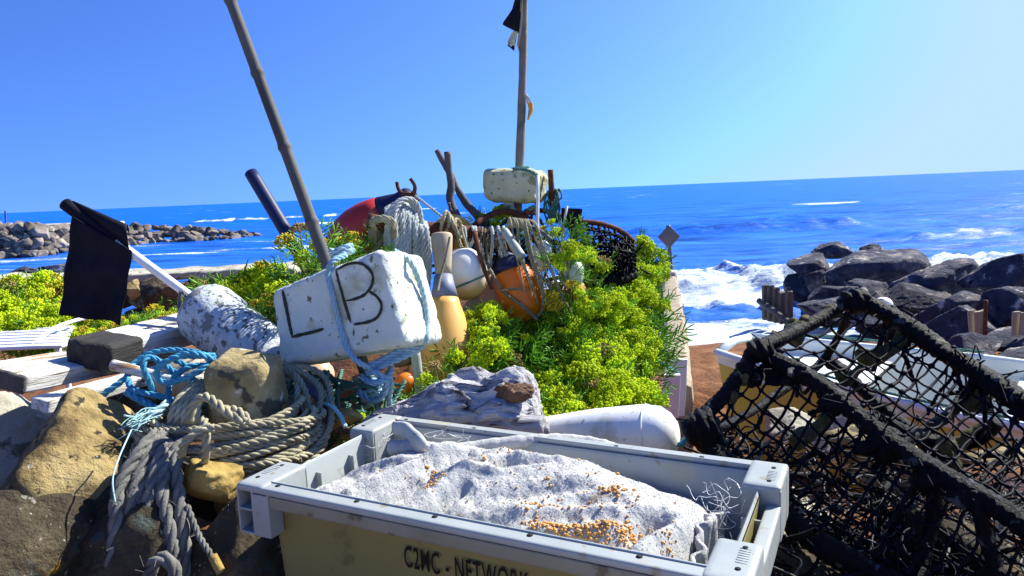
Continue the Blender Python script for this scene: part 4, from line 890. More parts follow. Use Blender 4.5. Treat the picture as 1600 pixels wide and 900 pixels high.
# named single plants round the buoys
spots = [
 (480, 366, 2.05, .95, 5, 'g', 'tall golden headed samphire between the navy tube and the bamboo mast'),
 (500, 395, 2.05, .8, 5, 'y', 'samphire stems behind the top edge of the white block'),
 (555, 378, 2.15, .85, 5, 'g', 'olive gold headed samphire between the mast and the tan post'),
 (575, 372, 2.3, .7, 4, 'y', 'leafy samphire sprig in front of the red float'),
 (412, 428, 2.25, 1.0, 1, 'y', 'bushy yellow green samphire left of the navy tube'),
 (378, 440, 2.35, 1.0, 0, 'y', 'bright samphire clump behind the pole end of the foam float'),
 (440, 462, 2.1, .9, 3, 'y', 'samphire clump with rounded heads against the left side of the white block'),
 (395, 465, 2.2, .9, 3, 'y', 'samphire clump right above the weathered foam float'),
 (470, 425, 2.2, .8, 3, 'y', 'samphire behind the lower end of the navy tube'),
 (428, 468, 2.0, .6, 5, 'g', 'golden flower cluster touching the left edge of the white block'),
 (318, 440, 3.2, .9, 5, 'd', 'dry brown samphire head beyond the foam float'),
 (300, 470, 3.3, .8, 4, 'y', 'leafy green tuft at the upper end of the foam float'),
 (776, 332, 2.65, .8, 1, 'y', 'samphire sprouting above the rail under the iron band'),
 (790, 352, 2.6, .7, 4, 'y', 'leafy samphire filling the space under the iron band'),
 (880, 352, 2.4, .75, 5, 'y', 'tall single samphire in front of the small dark flag'),
 (886, 392, 2.3, .7, 3, 'y', 'samphire with round heads before the pale green float'),
 (905, 400, 2.45, .8, 0, 'y', 'samphire with flat lime heads at the left end of the old pot'),
 (884, 452, 2.3, .8, 2, 'y', 'feathery samphire hanging over the ends of the grey lines'),
 (930, 470, 2.4, 1.0, 0, 'y', 'lime samphire clump just under the old pot bar'),
 (762, 482, 2.2, .55, 1, 'y', 'lime samphire tuft under the white ball float'),
 (762, 490, 2.15, .7, 2, 'y', 'feathery samphire beneath the peach float'),
 (808, 516, 2.12, .8, 4, 'y', 'spiky green samphire leaves below the orange float'),
 (868, 505, 2.2, .9, 4, 'y', 'blue green leafy samphire right of the orange float'),
 (742, 530, 2.05, .9, 1, 'y', 'samphire with dense heads covering the foot of the spar float'),
 (700, 575, 1.92, .8, 5, 'y', 'samphire sprigs in front of the spar float body'),
 (650, 605, 1.86, .8, 4, 'y', 'grassy leaves under the right corner of the white block'),
 (680, 620, 1.84, .9, 4, 'y', 'grassy leaf tuft between the white block and the driftwood log'),
 (620, 612, 1.88, .8, 4, 'y', 'dark grassy tuft just right of the mast foot'),
 (545, 640, 1.7, .6, 4, 'y', 'small green tuft left of the mast foot'),
 (590, 350, 2.5, .6, 4, 'y', 'thin green blades rising beside the tan post'),
 (1000, 385, 3.0, .8, 3, 'y', 'samphire head standing highest at the right end of the bush'),
]
for (x, y, d, s, k, mx, lb) in spots: plant(x, y, d, s, k, lb, None, mx, gold=.06 if mx == 'y' else .0)
# left: clumps on the grass by the bench
r_ = np.random.default_rng(31)
LG = 'samphire by the white bench'
for (x, y, d, s) in ((18, 446, 4.6, 1.7), (50, 440, 4.7, 1.8), (82, 452, 4.5, 1.5), (8, 485, 4.2, 1.6), (42, 484, 4.2, 1.7), (76, 490, 4.1, 1.5), (25, 500, 4.0, 1.4), (60, 508, 4.0, 1.3), (94, 485, 4.2, 1.2), (-14, 470, 4.3, 1.6)):
    plant(x, y, d, s, int(r_.integers(0, 2)), 'yellow flowered samphire clump growing at the left edge behind the white bench', LG, gold=.10, dry=.02)
for (x, y, d, s, k) in ((120, 510, 4.0, 1.0, 4), (150, 514, 3.9, 1.0, 4), (186, 512, 3.8, 1.0, 5), (215, 500, 4.0, 1.0, 5), (240, 490, 4.2, 1.1, 3), (262, 496, 3.9, .9, 2), (280, 490, 3.6, .8, 4), (135, 518, 3.7, .8, 2), (230, 512, 3.6, .8, 4), (110, 500, 4.2, .9, 3), (204, 520, 3.5, .7, 3), (165, 500, 4.3, .9, 3)):
    plant(x, y, d, s, k, 'low samphire and grass tuft on the ground between the flag and the planks', 'low tufts behind the planks', gold=.3, dry=.1)

# ------------------------------------------------------------------ bench, sign, sea wall end, boat
BN = thing('garden_bench', 'white slatted metal bench with a scrolled arm at the left edge', 'bench', (P(20, 560, 4.6)[0], 4.6, 3.2))
zb_ = 3.845
for k in range(7):
    d = 3.42 + .085 * k; a, b = P(-160, 530, d), P(100 + 2.5 * k, 530, d); mb = MB(); bx(mb, (a[0], d - .026, zb_), (b[0], d + .026, zb_ + .02), .006, 4); mb.build('slat', M['bench_white'], BN)
def spiral(c, r0, r1, t0, t1, n=40, ax=((1, 0, 0), (0, 0, 1))):
    t = np.linspace(0, 1, n); th = t0 + (t1 - t0) * t; rr = r0 + (r1 - r0) * t
    return [np.asarray(c) + math.cos(a) * q * np.asarray(ax[0]) + math.sin(a) * q * np.asarray(ax[1]) for a, q in zip(th, rr)]
xr2 = P(92, 530, 3.6)[0]; dirv = (.25, .97, 0)
mb = MB(); base = np.array([xr2 - .05, 3.46, zb_]); pipe(mb, [base, base + [-.03, .24, .05], base + [.0, .50, .06], *spiral((xr2 + .03, 4.04, zb_ + .09), .045, .015, -1.6, 5.2, 26, (dirv, (0, 0, 1)))], .012, .010, 8, .015); mb.build('arm', M['bench_white'], BN)
for (x0, d) in ((92, 3.44), (-30, 3.44), (96, 3.92)):
    q = P(x0 - 4, 530, d); mb = MB(); pipe(mb, [[q[0], d, zb_], [q[0] + .03, d, zb_ - .2], [q[0] - .02, d, 3.2]], .014, .012, 8, .03); mb.build('leg', M['bench_white'], BN)
q = P(55, 560, 3.45); mb = MB(); pipe(mb, spiral((q[0] + .02, 3.45, 3.70), .11, .02, 2.6, -5.5, 50), .009, .008, 8, .02); mb.build('scroll', M['bench_white'], BN)

SG = thing('road_sign', 'diamond shaped grey sign seen from behind on a slim post by the slipway', 'sign', P(1062, 652, 10.2))
mb = MB(); pipe(mb, [P(1064, 662, 10.2), P(1044, 352, 10.2)], .034, .030, 10, .3); mb.build('post', M['sign_grey'], SG)
cs = P(1045, 370, 10.16); h = np.linalg.norm(P(1045, 351, 10.16) - cs); w = h * .92
V = np.array([[0, -.04, h], [w, 0, 0], [0, -.04, -h], [-w, 0, 0], [0, -.075, 0], [0, .02, h * .97], [w * .97, .03, 0], [0, .02, -h * .97], [-w * .97, .03, 0], [0, .03, 0]]); V[:4, 1] = 0
T = np.array([[0, 4, 1], [1, 4, 2], [2, 4, 3], [3, 4, 0], [5, 6, 9], [6, 7, 9], [7, 8, 9], [8, 5, 9]]); Qd = np.array([[0, 1, 6, 5], [1, 2, 7, 6], [2, 3, 8, 7], [3, 0, 5, 8]])
mb = MB(); mb.add(V * [1, -1, 1] + cs, T, Qd); o = mb.build('plate', M['sign_grey'], SG, flat=5)

# end of the slipway wall and the pale boards by it
SW = thing('slipway_wall', 'weathered wooden slipway wall running down to the beach right of the bush', 'wall', P(1050, 640, 6))
V = []
for yc in np.linspace(10.0, 4.7, 60):
    xr3 = P(np.interp(yc, [4.7, 10], [1080, 1056]), 500, yc)[0]; zt3 = P(1060, np.interp(yc, [4.7, 6.5, 10], [600, 505, 420]), yc)[2]; zl3 = float(ground_h(xr3, yc)) - .3
    wv = .006 * math.sin(yc * 9) + .004 * math.sin(yc * 23)
    V.append([[xr3 - .2, yc, zl3], [xr3 - .2, yc, zt3 - .02], [xr3 - .17, yc, zt3 + .012 * math.sin(yc * 5)], [xr3 - .03, yc, zt3 + .012 * math.sin(yc * 5)], [xr3 + wv, yc, zt3 - .03]] + [[xr3 + wv + (.012 if k % 2 else -.012), yc, zt3 - .03 + (zl3 - zt3) * k / 7] for k in range(1, 8)])
mb = MB(); grid(mb, np.array(V)); mb.add(np.array(V[-1]), *[np.array([[0, k + 1, k]]) for k in range(1, 11)]); mb.build('planking', M['timber_tan'], SW, flat=30)
mb = MB(); t = P(1045, 425, 9.6); bx(mb, (t[0] - .25, 9.6, t[2] - .8), (t[0] + .12, 9.95, t[2]), .03, 5); o = mb.build('end_block', M['concrete'], SW)
for i, (x, yt_, yb2, d, w, lb) in enumerate(((1054, 562, 650, 4.6, .13, 'white painted board leaning against the slipway wall'), (1046, 585, 665, 4.3, .10, 'shorter white board in front of the leaning one'))):
    post_px(x, yt_, yb2, d, w, .03, lb, 'white_paint', 'white_board', None, lean=4, cat='board')
mb = MB(); rope(mb, pxpath([(1032, 566, 4.4), (1046, 575, 4.35), (1058, 582, 4.4), (1056, 590, 4.4)]), .012); tag(mb.build('blue_rope', M['rope_blue'], loc=tuple(P(1046, 575, 4.35))), 'blue cord lying over the white boards by the slipway wall', 'rope')
c = P(1045, 558, 4.5); mb = MB(); ball(mb, c, .03, 3, (1, 1, 1.2)); tag(mb.build('blue_float', M['navy'], loc=tuple(c)), 'tiny blue float hanging at the white boards', 'float')
c = P(1040, 668, 3.6); mb = MB(); V, Q = rbox((.10, .08, .13), .03, 8); mb.add(V + c, Q); tag(mb.build('grey_canister', M['grey_blue'], loc=tuple(c)), 'small grey canister at the foot of the white boards', 'canister')

# dinghy across the slipway
BT = thing('dinghy', 'white rowing dinghy with cream hull drawn up beyond the black pot', 'boat', (2.6, 4.6, 2.62))
bow, stern = np.array([P(1172, 545, 5.0)[0], 5.0, 0]), np.array([4.6, 2.6, 0]); la = nz(stern - bow); lb_ = np.array([-la[1], la[0], 0]); LB_ = np.linalg.norm(stern - bow)
zg = P(1160, 527, 5.0)[2] - .15; zk = zg - .62
def hull(t, s, inn=0):                                    # t along, s -1..1 across
    w = (.30 + .42 * min(1, t / .35) ** .8) * (1 - .12 * max(0, t - .6)) - inn; d = .62 - inn; sheer = .08 * (1 - 2.2 * t + 2.2 * t * t)
    a = abs(s); wy = w * (1 - (1 - min(1, a * 1.25)) ** 2.4) ** .6 * np.sign(s) if a > 0 else 0; z = zk + inn + (d + sheer) * max(0, (a - .28) / .72) ** 1.35
    rake = (-.10 * ((z - zk) / .6)) * max(0, 1 - t * 4)
    return bow + la * (LB_ * t + rake) + lb_ * wy + np.array([0, 0, z - .14 * t])
ts, ss_ = np.linspace(0, 1, 30), np.linspace(-1, 1, 41)
V = np.array([[hull(t, s) for s in ss_] for t in ts]); Vi = np.array([[hull(max(t, .02), s, .03) for s in ss_] for t in ts])
mb = MB(); grid(mb, V); mb.build('hull', M['boat_cream'], BT)
mb = MB(); grid(mb, Vi, flip=True)
c = V[0].mean(0); k = mb.n; mb.add(np.vstack([V[0], c]), np.stack([np.arange(40), np.full(40, 41), np.arange(1, 41)], 1)); mb.build('inside', M['boat_white'], BT)
mb = MB()
for s in (0, 40): tube(mb, V[:, s] + [0, 0, .005], .030, 10)
tube(mb, np.vstack([V[0, 0:1], V[0, :1] * .5 + V[0, -1:] * .5 + [0, 0, .03], V[0, -1:]]), .03, 10); mb.build('gunwale', M['boat_white'], BT)
mb = MB()
for s in (1,): grid(mb, (V[:, :2] + (lb_ * -.006))); 
mb.build('topside', M['boat_white'], BT)
for t, tw_ in ((.13, .75), (.47, .5), (.70, .45), (.92, .4)):
    a, b = hull(t, -.93, .03), hull(t, .93, .03); mb = MB(); mid_ = (a + b) / 2; h2 = np.linalg.norm(b - a) / 2; V2, Q = rbox((tw_, 2 * h2, .03), .01, 6); place(mb.add(V2, Q), 'thwart', M['boat_white'], np.stack([la, lb_, [0, 0, 1]], 1), mid_, BT)
mb = MB(); rope(mb, [hull(0, -.9) + [0, 0, .06], hull(.12, -1) + [0, 0, .05], hull(.3, -1) + [0, 0, .045], hull(.5, -1) + [0, 0, .045]], .009); rope(mb, [hull(0, .95) + [0, 0, .05], hull(.1, 1) + [0, 0, .055], hull(.35, 1) + [0, 0, .05]], .009); mb.build('painter', M['rope_green'], BT)
c = P(1380, 470, 5.6); 
c = P(1380, 478, 5.9); mb = MB(); ell(mb, c, .075, .075, axis=nz([.1, 0, 1])); tag(mb.build('fender', M['float_white'], loc=tuple(c)), 'round white fender standing on the far side of the dinghy', 'fender')
mb = MB(); o_ = hull(.48, 0, .03); bx(mb, o_ + [-.25, -.2, .05], o_ + [.25, .2, .40], .03, 5); tag(mb.build('storage_tub', M['boat_grey'], loc=tuple(o_)), 'grey plastic tub standing inside the dinghy', 'tub')
mb = MB(); o_ = hull(.66, -.2, .03); bx(mb, o_ + [-.2, -.14, .05], o_ + [.2, .14, .36], .03, 5); tag(mb.build('storage_tub', M['boat_cream'], loc=tuple(o_)), 'cream plastic tub inside the dinghy towards the right', 'tub')
mb = MB(); a, b = hull(.16, -.4, .03) + [0, 0, .30], hull(.85, .3, .03) + [0, 0, .35]; pipe(mb, [a, b], .02, .024, 8, .1); q = nz(b - a); V2, Q = rbox((.5, .12, .015), .006, 6); place(mb, 'oar', M['timber_pale'], np.eye(3), (0, 0, 0)); o = bpy.context.scene.objects['oar']; tag(o, 'wooden oar lying lengthwise across the dinghy seats', 'oar')
# stones and lumps on the slipway between
rs = [(1195, 640, 1290, 700, 2.9, 'stone_pale', 'pale flat stone just behind the left end of the pot'), (1275, 640, 1400, 740, 2.6, 'stone_pale', 'broad pale stone under the dinghy seen through the pot netting'), (1390, 690, 1500, 770, 2.5, 'stone_warm', 'tan stone seen through the lower netting'), (1500, 700, 1640, 790, 2.4, 'stone_lichen', 'lichened stone behind the right part of the pot')]
for i, (x0, y0, x1, y1, d, m, lb) in enumerate(rs): rock_px(x0, y0, x1, y1, d, 400 + i, lb, 'slipway_stone', m, None, 'stone')
# ------------------------------------------------------------------ driftwood log and long float behind the crate
def driftlog():
    a, b = P(585, 672, 1.62), P(838, 640, 1.50); n, m_ = 260, 170; th = np.linspace(0, 2 * PI, m_, endpoint=False)
    ax = nz(b - a); up = nz(np.array([0, 0, 1]) - ax * ax[2]); sd2 = np.cross(ax, up); L = np.linalg.norm(b - a); V = np.zeros((n, m_, 3))
    for i in range(n):
        t = i / (n - 1); R_ = np.interp(t, [0, .08, .3, .55, .78, .9, .97, 1], [.030, .045, .060, .078, .088, .085, .07, .03])
        c = a + ax * L * t
        V[i] = c + (np.cos(th) * R_ * 1.15)[:, None] * sd2 + (np.sin(th) * R_)[:, None] * up
    lc = np.stack([np.broadcast_to(np.linspace(0, L, n)[:, None], (n, m_)), np.cos(th)[None] * .08 + np.zeros((n, 1)), np.sin(th)[None] * .08 + np.zeros((n, 1))], -1)
    wv = lc + .02 * np.stack([sn(lc, 12, 57, 2)] * 3, -1); dsp = .020 * sn(lc, 8, 51, 2) - .024 * np.abs(sn(wv * [.22, 3.2, 3.2], 17, 52, 2)) - .010 * np.abs(sn(wv * [.12, 3.5, 3.5], 34, 53, 2)) + .017
    gap = np.exp(-((lc[..., 0] - L * .66 - .10 * lc[..., 2] / .08 * .5) / .03) ** 2) * .020
    nrm = nz(V - (V.mean(1, keepdims=True))); V = V + nrm * (dsp - gap)[..., None]
    mb = MB(); i = np.arange(n - 1)[:, None] * m_; j = np.arange(m_); k = (j + 1) % m_
    mb.add(V.reshape(-1, 3), np.stack([i + j, i + k, i + m_ + k, i + m_ + j], -1).reshape(-1, 4))
    mb.add(np.vstack([V[-1], V[-1].mean(0)]), np.stack([j, k, np.full(m_, m_)], 1)); mb.add(np.vstack([V[0], V[0].mean(0)]), np.stack([k, j, np.full(m_, m_)], 1))
    Rm = np.stack([ax, np.cross(up, ax), up], 1); mb.v = [(v - a) @ Rm for v in mb.v]
    T = thing('driftwood_log', 'gnarled grey driftwood log lying behind the fish crate', 'driftwood', a); place(mb, 'trunk', M['drift'], Rm, a, T)
    mb = MB(); c = P(800, 618, 1.455); rock(mb, (0, .004, 0), (.095, .05, .058), 71, 5, rough=.22, rot=0); place(mb, 'heartwood', M['drift_core'], Rm, c, T)
    mb = MB()
    for (p, q, w) in (((640, 668, 1.52), (790, 652, 1.44), .022), ((690, 690, 1.48), (850, 668, 1.43), .028), ((760, 690, 1.46), (858, 672, 1.44), .022)):
        p, q = P(*p), P(*q); pipe(mb, [p, p * .5 + q * .5 + [0, 0, .014], q], w, w * .8, 16, .006, .28, int(w * 1000))
    mb.v = [(v - a) @ Rm for v in mb.v]; place(mb, 'split_roots', M['drift'], Rm, a, T)
driftlog()
a, b = P(818, 690, 1.56), P(1062, 676, 1.42); axw = nz(b - a); Lw = np.linalg.norm(b - a)
LF = thing('long_float', 'long smooth white float lying behind the crate at the foot of the bush', 'float', a)
mb = MB(); lathe(mb, [(0, 0), (.0, .04), (Lw * .1, .05), (Lw * .5, .062), (Lw * .8, .063), (Lw * .9, .056), (Lw * .955, .042), (Lw * .985, .026), (Lw, .0)], a, axw, 48); mb.v[0] = mb.v[0] + (.0015 * sn(mb.v[0], 20, 3, 3))[:, None] * np.array([0, 0, 1]); mb.build('body', M['white_plastic'], LF)
mb = MB(); tb = np.linspace(0, 2 * PI, 50); n1 = nz(np.cross(axw, [0, 0, 1])); n2 = np.cross(n1, axw); tube(mb, np.array([a + axw * Lw * .82 + (math.cos(t) * n1 + math.sin(t) * n2) * .0625 for t in tb]), .0012, 6); mb.build('mould_seam', M['float_white'], LF)
mb = MB(); rope(mb, [b + axw * -.02 + [-.03, -.02, -.02], b + [0, -.01, -.02], b + axw * .02]  , .006); mb.build('becket', M['rope_blue'], LF)

# ------------------------------------------------------------------ grey fish crate
ZR = 4.045
fl, bl, br_, fr = G(364, 752, ZR), G(600, 648, ZR), G(1220, 722, ZR), G(1193, 925, ZR)
cu = nz((br_ - bl) + (fr - fl)); cv = np.array([-cu[1], cu[0], 0]); cc0 = (fl + bl + br_ + fr) / 4
CL = (np.linalg.norm(br_ - bl) + np.linalg.norm(fr - fl)) / 2; CW = (abs((bl - fl) @ cv) + abs((br_ - fr) @ cv)) / 2
CM = np.stack([cu, cv, [0, 0, 1]], 1); hl, hw = CL / 2, CW / 2
print('crate', CL, CW)
CR = thing('fish_crate', 'grey plastic fish crate with black stencilled letters, filled by a pale sack', 'crate', cc0)
def cl(x, y, z): return cc0 + CM @ np.array([x, y, z])
def cpart(mb, name, m, flat=None): return place(mb, name, M[m], CM, cc0, CR, flat)
def rect_ring(hx, hy, r, n=8):
    pts = []
    for cx, cy, a0 in ((hx - r, hy - r, 0), (-hx + r, hy - r, PI / 2), (-hx + r, -hy + r, PI), (hx - r, -hy + r, 1.5 * PI)):
        for k in range(n): a = a0 + PI / 2 * k / (n - 1); pts.append((cx + r * math.cos(a), cy + r * math.sin(a)))
    return np.array(pts)
def loft(mb, rings):                                      # rings: (xy ring, z)
    V = np.array([np.column_stack([q, np.full(len(q), z)]) for q, z in rings]); n, m_ = V.shape[:2]
    i = np.arange(n - 1)[:, None] * m_; j = np.arange(m_); k = (j + 1) % m_
    mb.add(V.reshape(-1, 3), np.stack([i + j, i + k, i + m_ + k, i + m_ + j], -1).reshape(-1, 4))
iw = .030                                                 # wall set in from the rim edge
mb = MB(); R1 = rect_ring
loft(mb, [(R1(hl - iw - .012, hw - iw - .012, .03), -.30), (R1(hl - iw, hw - iw, .03), -.0125)]); cpart(mb, 'wall', 'crate_shaded_wall', 40)
mb = MB(); loft(mb, [(R1(hl - iw - .0012, hw - iw - .0012, .03), -.0115), (R1(hl - iw - .004, hw - iw - .004, .028), -.006), (R1(hl - iw - .008, hw - iw - .008, .026), -.012), (R1(hl - iw - .02, hw - iw - .02, .026), -.292)])
bx(mb, (-hl + iw + .01, -hw + iw + .01, -.30), (hl - iw - .01, hw - iw - .01, -.286)); cpart(mb, 'inner_wall', 'crate_plastic', 40)
# long rims front and back: top flange, outer skirt, a thin lip inside
for sg, nm in ((-1, 'rim'), (1, 'rim')):
    mb = MB(); y0, y1 = sg * hw, sg * (hw - .027)
    bx(mb, (-hl + .002, y0, -.012), (hl - .002, y1, 0), .004, 8)
    m2 = MB(); bx(m2, (-hl + .071, y0 - sg * .001, -.033), (hl - .071, sg * (hw - .0055), -.0125), .002, 5); cpart(m2, 'rim_skirt', 'crate_shaded_skirt', 40)
    bx(mb, (-hl + .05, sg * (hw - .0235), -.02), (hl - .05, sg * (hw - .028), .0025), .002, 5)
    cpart(mb, nm, 'crate_plastic', 40)
# end rims: corner blocks that stand in from the wall, hand holds between them
for sx in (-1, 1):
    for sg in (-1, 1):
        mb = MB(); xo = sx * hl
        bx(mb, (xo, sg * hw, -.0122), (xo - sx * .058, sg * (hw - .105), .0022), .006, 8)                # top plate
        bx(mb, (xo, sg * (hw - .034), -.085), (xo - sx * .004, sg * (hw - .105), -.004), .002, 4)           # outer skirt
        bx(mb, (xo - sx * .054, sg * (hw - .036), -.10), (xo - sx * .0585, sg * (hw - .100), -.002), .002, 4)     # inner face
        bx(mb, (xo - sx * .003, sg * (hw - .101), -.09), (xo - sx * .0575, sg * (hw - .1055), -.003), .002, 4)   # cheek to the hand hold
        # hollow corner pocket open to the long side: cheeks, shelf and floor
        for xx in (0, .032, .066): bx(mb, (xo - sx * xx, sg * hw, -.084), (xo - sx * (xx + .004), sg * (hw - .03), -.004), .0015, 4)
        for zz in (-.044, -.084): bx(mb, (xo - sx * .001, sg * (hw - .0008), zz), (xo - sx * .037, sg * (hw - .030), zz + .004), .0012, 4)
        bx(mb, (xo - sx * .0345, sg * hw, -.084), (xo - sx * .069, sg * (hw - .0045), -.0125), .0015, 4)
        cpart(mb, 'corner_block', 'crate_plastic', 40)
    mb = MB(); xo = sx * hl
    bx(mb, (xo, -hw + .10, -.040), (xo - sx * .022, hw - .10, -.026), .004, 6)
    bx(mb, (xo - sx * .001, -hw + .10, -.078), (xo - sx * .005, hw - .10, -.030), .0015, 4)
    for yy in (-.05, .04): bx(mb, (xo - sx * .004, yy - .002, -.085), (xo - sx * .05, yy + .002, -.030), .0015, 4)
    bx(mb, (xo - sx * .004, -hw + .10, -.092), (xo - sx * .05, hw - .10, -.086), .0015, 4)
    cpart(mb, 'handle', 'crate_plastic', 40)
for sg in (-1, 1):
    for xx in (-.33, -.17, -.03, .12, .27, .37):
        mb = MB(); lathe(mb, [(0, 0), (0, .0042), (.0012, .0042), (.0014, 0)], (xx, sg * (hw - .018), -.0002), (0, 0, 1), 12); cpart(mb, 'drain_hole', 'hole')
for sx in (-1, 1):
    for yy in (-hw + .03, -hw + .085, hw - .03, hw - .085): mb = MB(); lathe(mb, [(0, 0), (0, .0036), (.001, .0036), (.0012, 0)], (sx * (hl - .02), yy, .0022), (0, 0, 1), 12); cpart(mb, 'drain_hole', 'hole')
    for sg in (-1, 1):
        mb = MB()
        for k in range(7): bx(mb, (sx * (hl - .012), sg * (hw - .045 - .006 * k), .0018), (sx * (hl - .026), sg * (hw - .0462 - .006 * k), .0027))
        cpart(mb, 'grip_ridges', 'crate_plastic')

cu_ = bpy.data.curves.new('lettering', 'FONT'); cu_.body = 'C2MC - NETWORK'; cu_.size = .047; cu_.extrude = .0004; cu_.space_character = 1.1; cu_.offset = .0006
to = bpy.data.objects.new('tmp_text', cu_); COL.objects.link(to); bpy.context.view_layer.update()
me = bpy.data.meshes.new_from_object(to.evaluated_get(bpy.context.evaluated_depsgraph_get())); bpy.data.objects.remove(to)
n_front = -cv; wallp = cc0 - cv * (hw - iw + .0008)
pL, pT = on_plane(632, 880, wallp, cv), on_plane(632, 858, wallp, cv)
tx = (pL - cc0) @ cu; tz = (on_plane(632, 884, wallp, cv) - cc0)[2]
wpx = (on_plane(800, 905, wallp, cv) - cc0) @ cu - tx
xs = [v.co.x for v in me.vertices]; k9 = sorted(xs); 
sxx = wpx / (max(xs) * (12.2 / 14))
for v in me.vertices: v.co = (v.co.x * sxx, 0, v.co.y)
me.materials.append(M['ink']); o = bpy.data.objects.new('lettering', me); COL.objects.link(o); o.parent = CR
MT = Matrix([list(map(float, r)) for r in CM]).to_4x4(); MT.translation = Vector(CM @ np.array([tx, -(hw - iw) - .0015, tz])); o.matrix_local = MT

# sack in the crate
nx, ny = 330, 170
X, Y = np.meshgrid(np.linspace(-hl + .065, hl - .085, nx), np.linspace(-hw + .042, hw - .050, ny), indexing='ij')
u, v = (X + hl) / (2 * hl), (Y + hw) / (2 * hw)
q3 = np.stack([X, Y, 0 * X], -1)
Z = -.020 - .055 * ss(.55, .95, u) * ss(.35, 1, v) - .05 * ss(.82, .93, u) - .045 * (1 - ss(.07, .22, u)) * ss(.2, .7, v) + .030 * np.exp(-((u - .5) / .25) ** 2 - ((v - .55) / .3) ** 2) - .02 * ss(.6, 0, v) * .8
Z = Z + .008 * sn(q3, 8, 61, 3) + .005 * sn(q3, 26, 62, 3)
def fold(x0, y0, x1, y1, w, h):
    global Z
    d = np.array([x1 - x0, y1 - y0]); Lq = np.linalg.norm(d); d /= Lq; s_ = ((X - x0) * d[0] + (Y - y0) * d[1]) / Lq; dist = (X - x0) * -d[1] + (Y - y0) * d[0]
    Z = Z + 1.15 * h * np.exp(-(dist / w) ** 2) * ss(-.25, .1, s_) * (1 - ss(.9, 1.25, s_))
fold(-.22, -.14, -.14, .07, .012, .018); fold(-.19, -.16, -.10, .05, .010, -.014); fold(-.12, -.16, -.06, .02, .02, .012); fold(-.08, -.14, -.055, -.06, .012, -.014)
fold(.02, -.17, .22, -.10, .022, .018); fold(-.05, -.13, .20, -.155, .018, -.014); fold(.20, -.17, .26, -.04, .015, -.020); fold(.24, -.18, .30, -.02, .02, .022); fold(.10, .02, .26, -.02, .03, .010)
fold(-.24, -.1, -.2, .0, .01, -.012); fold(-.3, -.13, -.17, -.16, .012, .010)
fold(-.30, -.02, -.16, .02, .012, .010); fold(.02, -.06, .16, .01, .014, -.010); fold(.06, -.10, .19, -.045, .012, .010); fold(-.10, .0, .04, .05, .012, -.009); fold(-.14, -.04, -.02, -.01, .010, .009)
fold(-.02, .06, .12, .075, .02, .008); fold(-.16, .035, -.05, .1, .014, .008)
Z = Z + .0010 * sn(q3, 130, 63, 2) + .0004 * np.random.default_rng(2).normal(size=Z.shape)
edge = np.minimum.reduce([X - X.min(), X.max() - X, (Y - Y.min()) * 3 + .01, Y.max() - Y]); Z = Z - .06 * np.exp(-(edge / .012) ** 2)
Z = np.minimum(Z, np.where(v < .14, -.012, 1)); 
Zt = Z.copy(); Xt, Yt = X.copy(), Y.copy()
tw = MB(); grid(tw, np.stack([X, Y, Z], -1), flip=True)
def sack_z(x, y):
    i = int(round((x - Xt[0, 0]) / (Xt[-1, 0] - Xt[0, 0]) * (nx - 1))); j = int(round((y - Yt[0, 0]) / (Yt[0, -1] - Yt[0, 0]) * (ny - 1))); return Zt[max(0, min(nx - 1, i)), max(0, min(ny - 1, j))]
SK = thing('sack', 'pale grey terry sack lying lumpy inside the fish crate, strewn with grit', 'sack', cc0)
o = place(tw, 'cloth', M['towel'], CM, cc0, SK)
r_ = np.random.default_rng(33); mb = MB(); Gx, Gy = np.gradient(Zt, Xt[:, 0], Yt[0]); Nn = nz(np.stack([-Gx, -Gy, np.ones_like(Gx)], -1))
ii, jj = r_.integers(2, nx - 2, 6500), r_.integers(2, ny - 2, 6500); P0 = np.stack([Xt[ii, jj], Yt[ii, jj], Zt[ii, jj]], 1) + np.column_stack([r_.normal(size=(6500, 2)) * .0012, np.zeros(6500)]); N0 = nz(Nn[ii, jj] + r_.normal(size=(6500, 3)) * .45)
T1 = nz(np.cross(N0, r_.normal(size=(6500, 3)))); T2 = np.cross(N0, T1); hgt = r_.uniform(.0004, .0013, (6500, 1)); wd_ = r_.uniform(.0006, .0011, (6500, 1))
Vp = np.stack([P0 + T1 * wd_, P0 - T1 * wd_ * .5 + T2 * wd_, P0 - T1 * wd_ * .5 - T2 * wd_, P0 + N0 * hgt + T1 * wd_ * 1.2, P0 + N0 * hgt * .8 - T1 * wd_], 1).reshape(-1, 3)
b0 = np.arange(6500)[:, None] * 5; mb.add(Vp, *[b0 + np.array(q)[None] for q in ([0, 1, 3], [1, 2, 4], [2, 0, 3], [1, 4, 3], [2, 3, 4])])
pile = place(mb, 'pile', M['towel'], CM, cc0, SK); pile['kind'] = 'stuff'
# rolled hem along the back and the frayed neck at the left
mb = MB(); hem = [G(612, 700, 4.02), G(650, 698, 4.03), G(700, 706, 4.028), G(760, 697, 4.032), G(840, 690, 4.035), G(900, 690, 4.03), G(950, 700, 4.02), G(1000, 722, 4.0), G(1060, 752, 3.97), G(1120, 782, 3.945)]
p, s = cr_path(hem, .004); r9 = .0125 * (1 + .18 * sn(p, 18, 3, 2) + .10 * sn(p, 120, 4, 2)); tube(mb, p, r9, 18); mb.build('rolled_hem', M['towel'], SK)
mb = MB(); p = np.array([G(616, 668, 4.05), G(634, 672, 4.05), G(652, 690, 4.045), G(664, 706, 4.03)]); p, s = cr_path(p, .004); tube(mb, p, .022 * (1 + .15 * sn(p, 40, 6, 3)) * np.interp(s, [0, s[-1]], [.7, 1]), 20, sq=.55); mb.build('frayed_neck', M['towel'], SK)
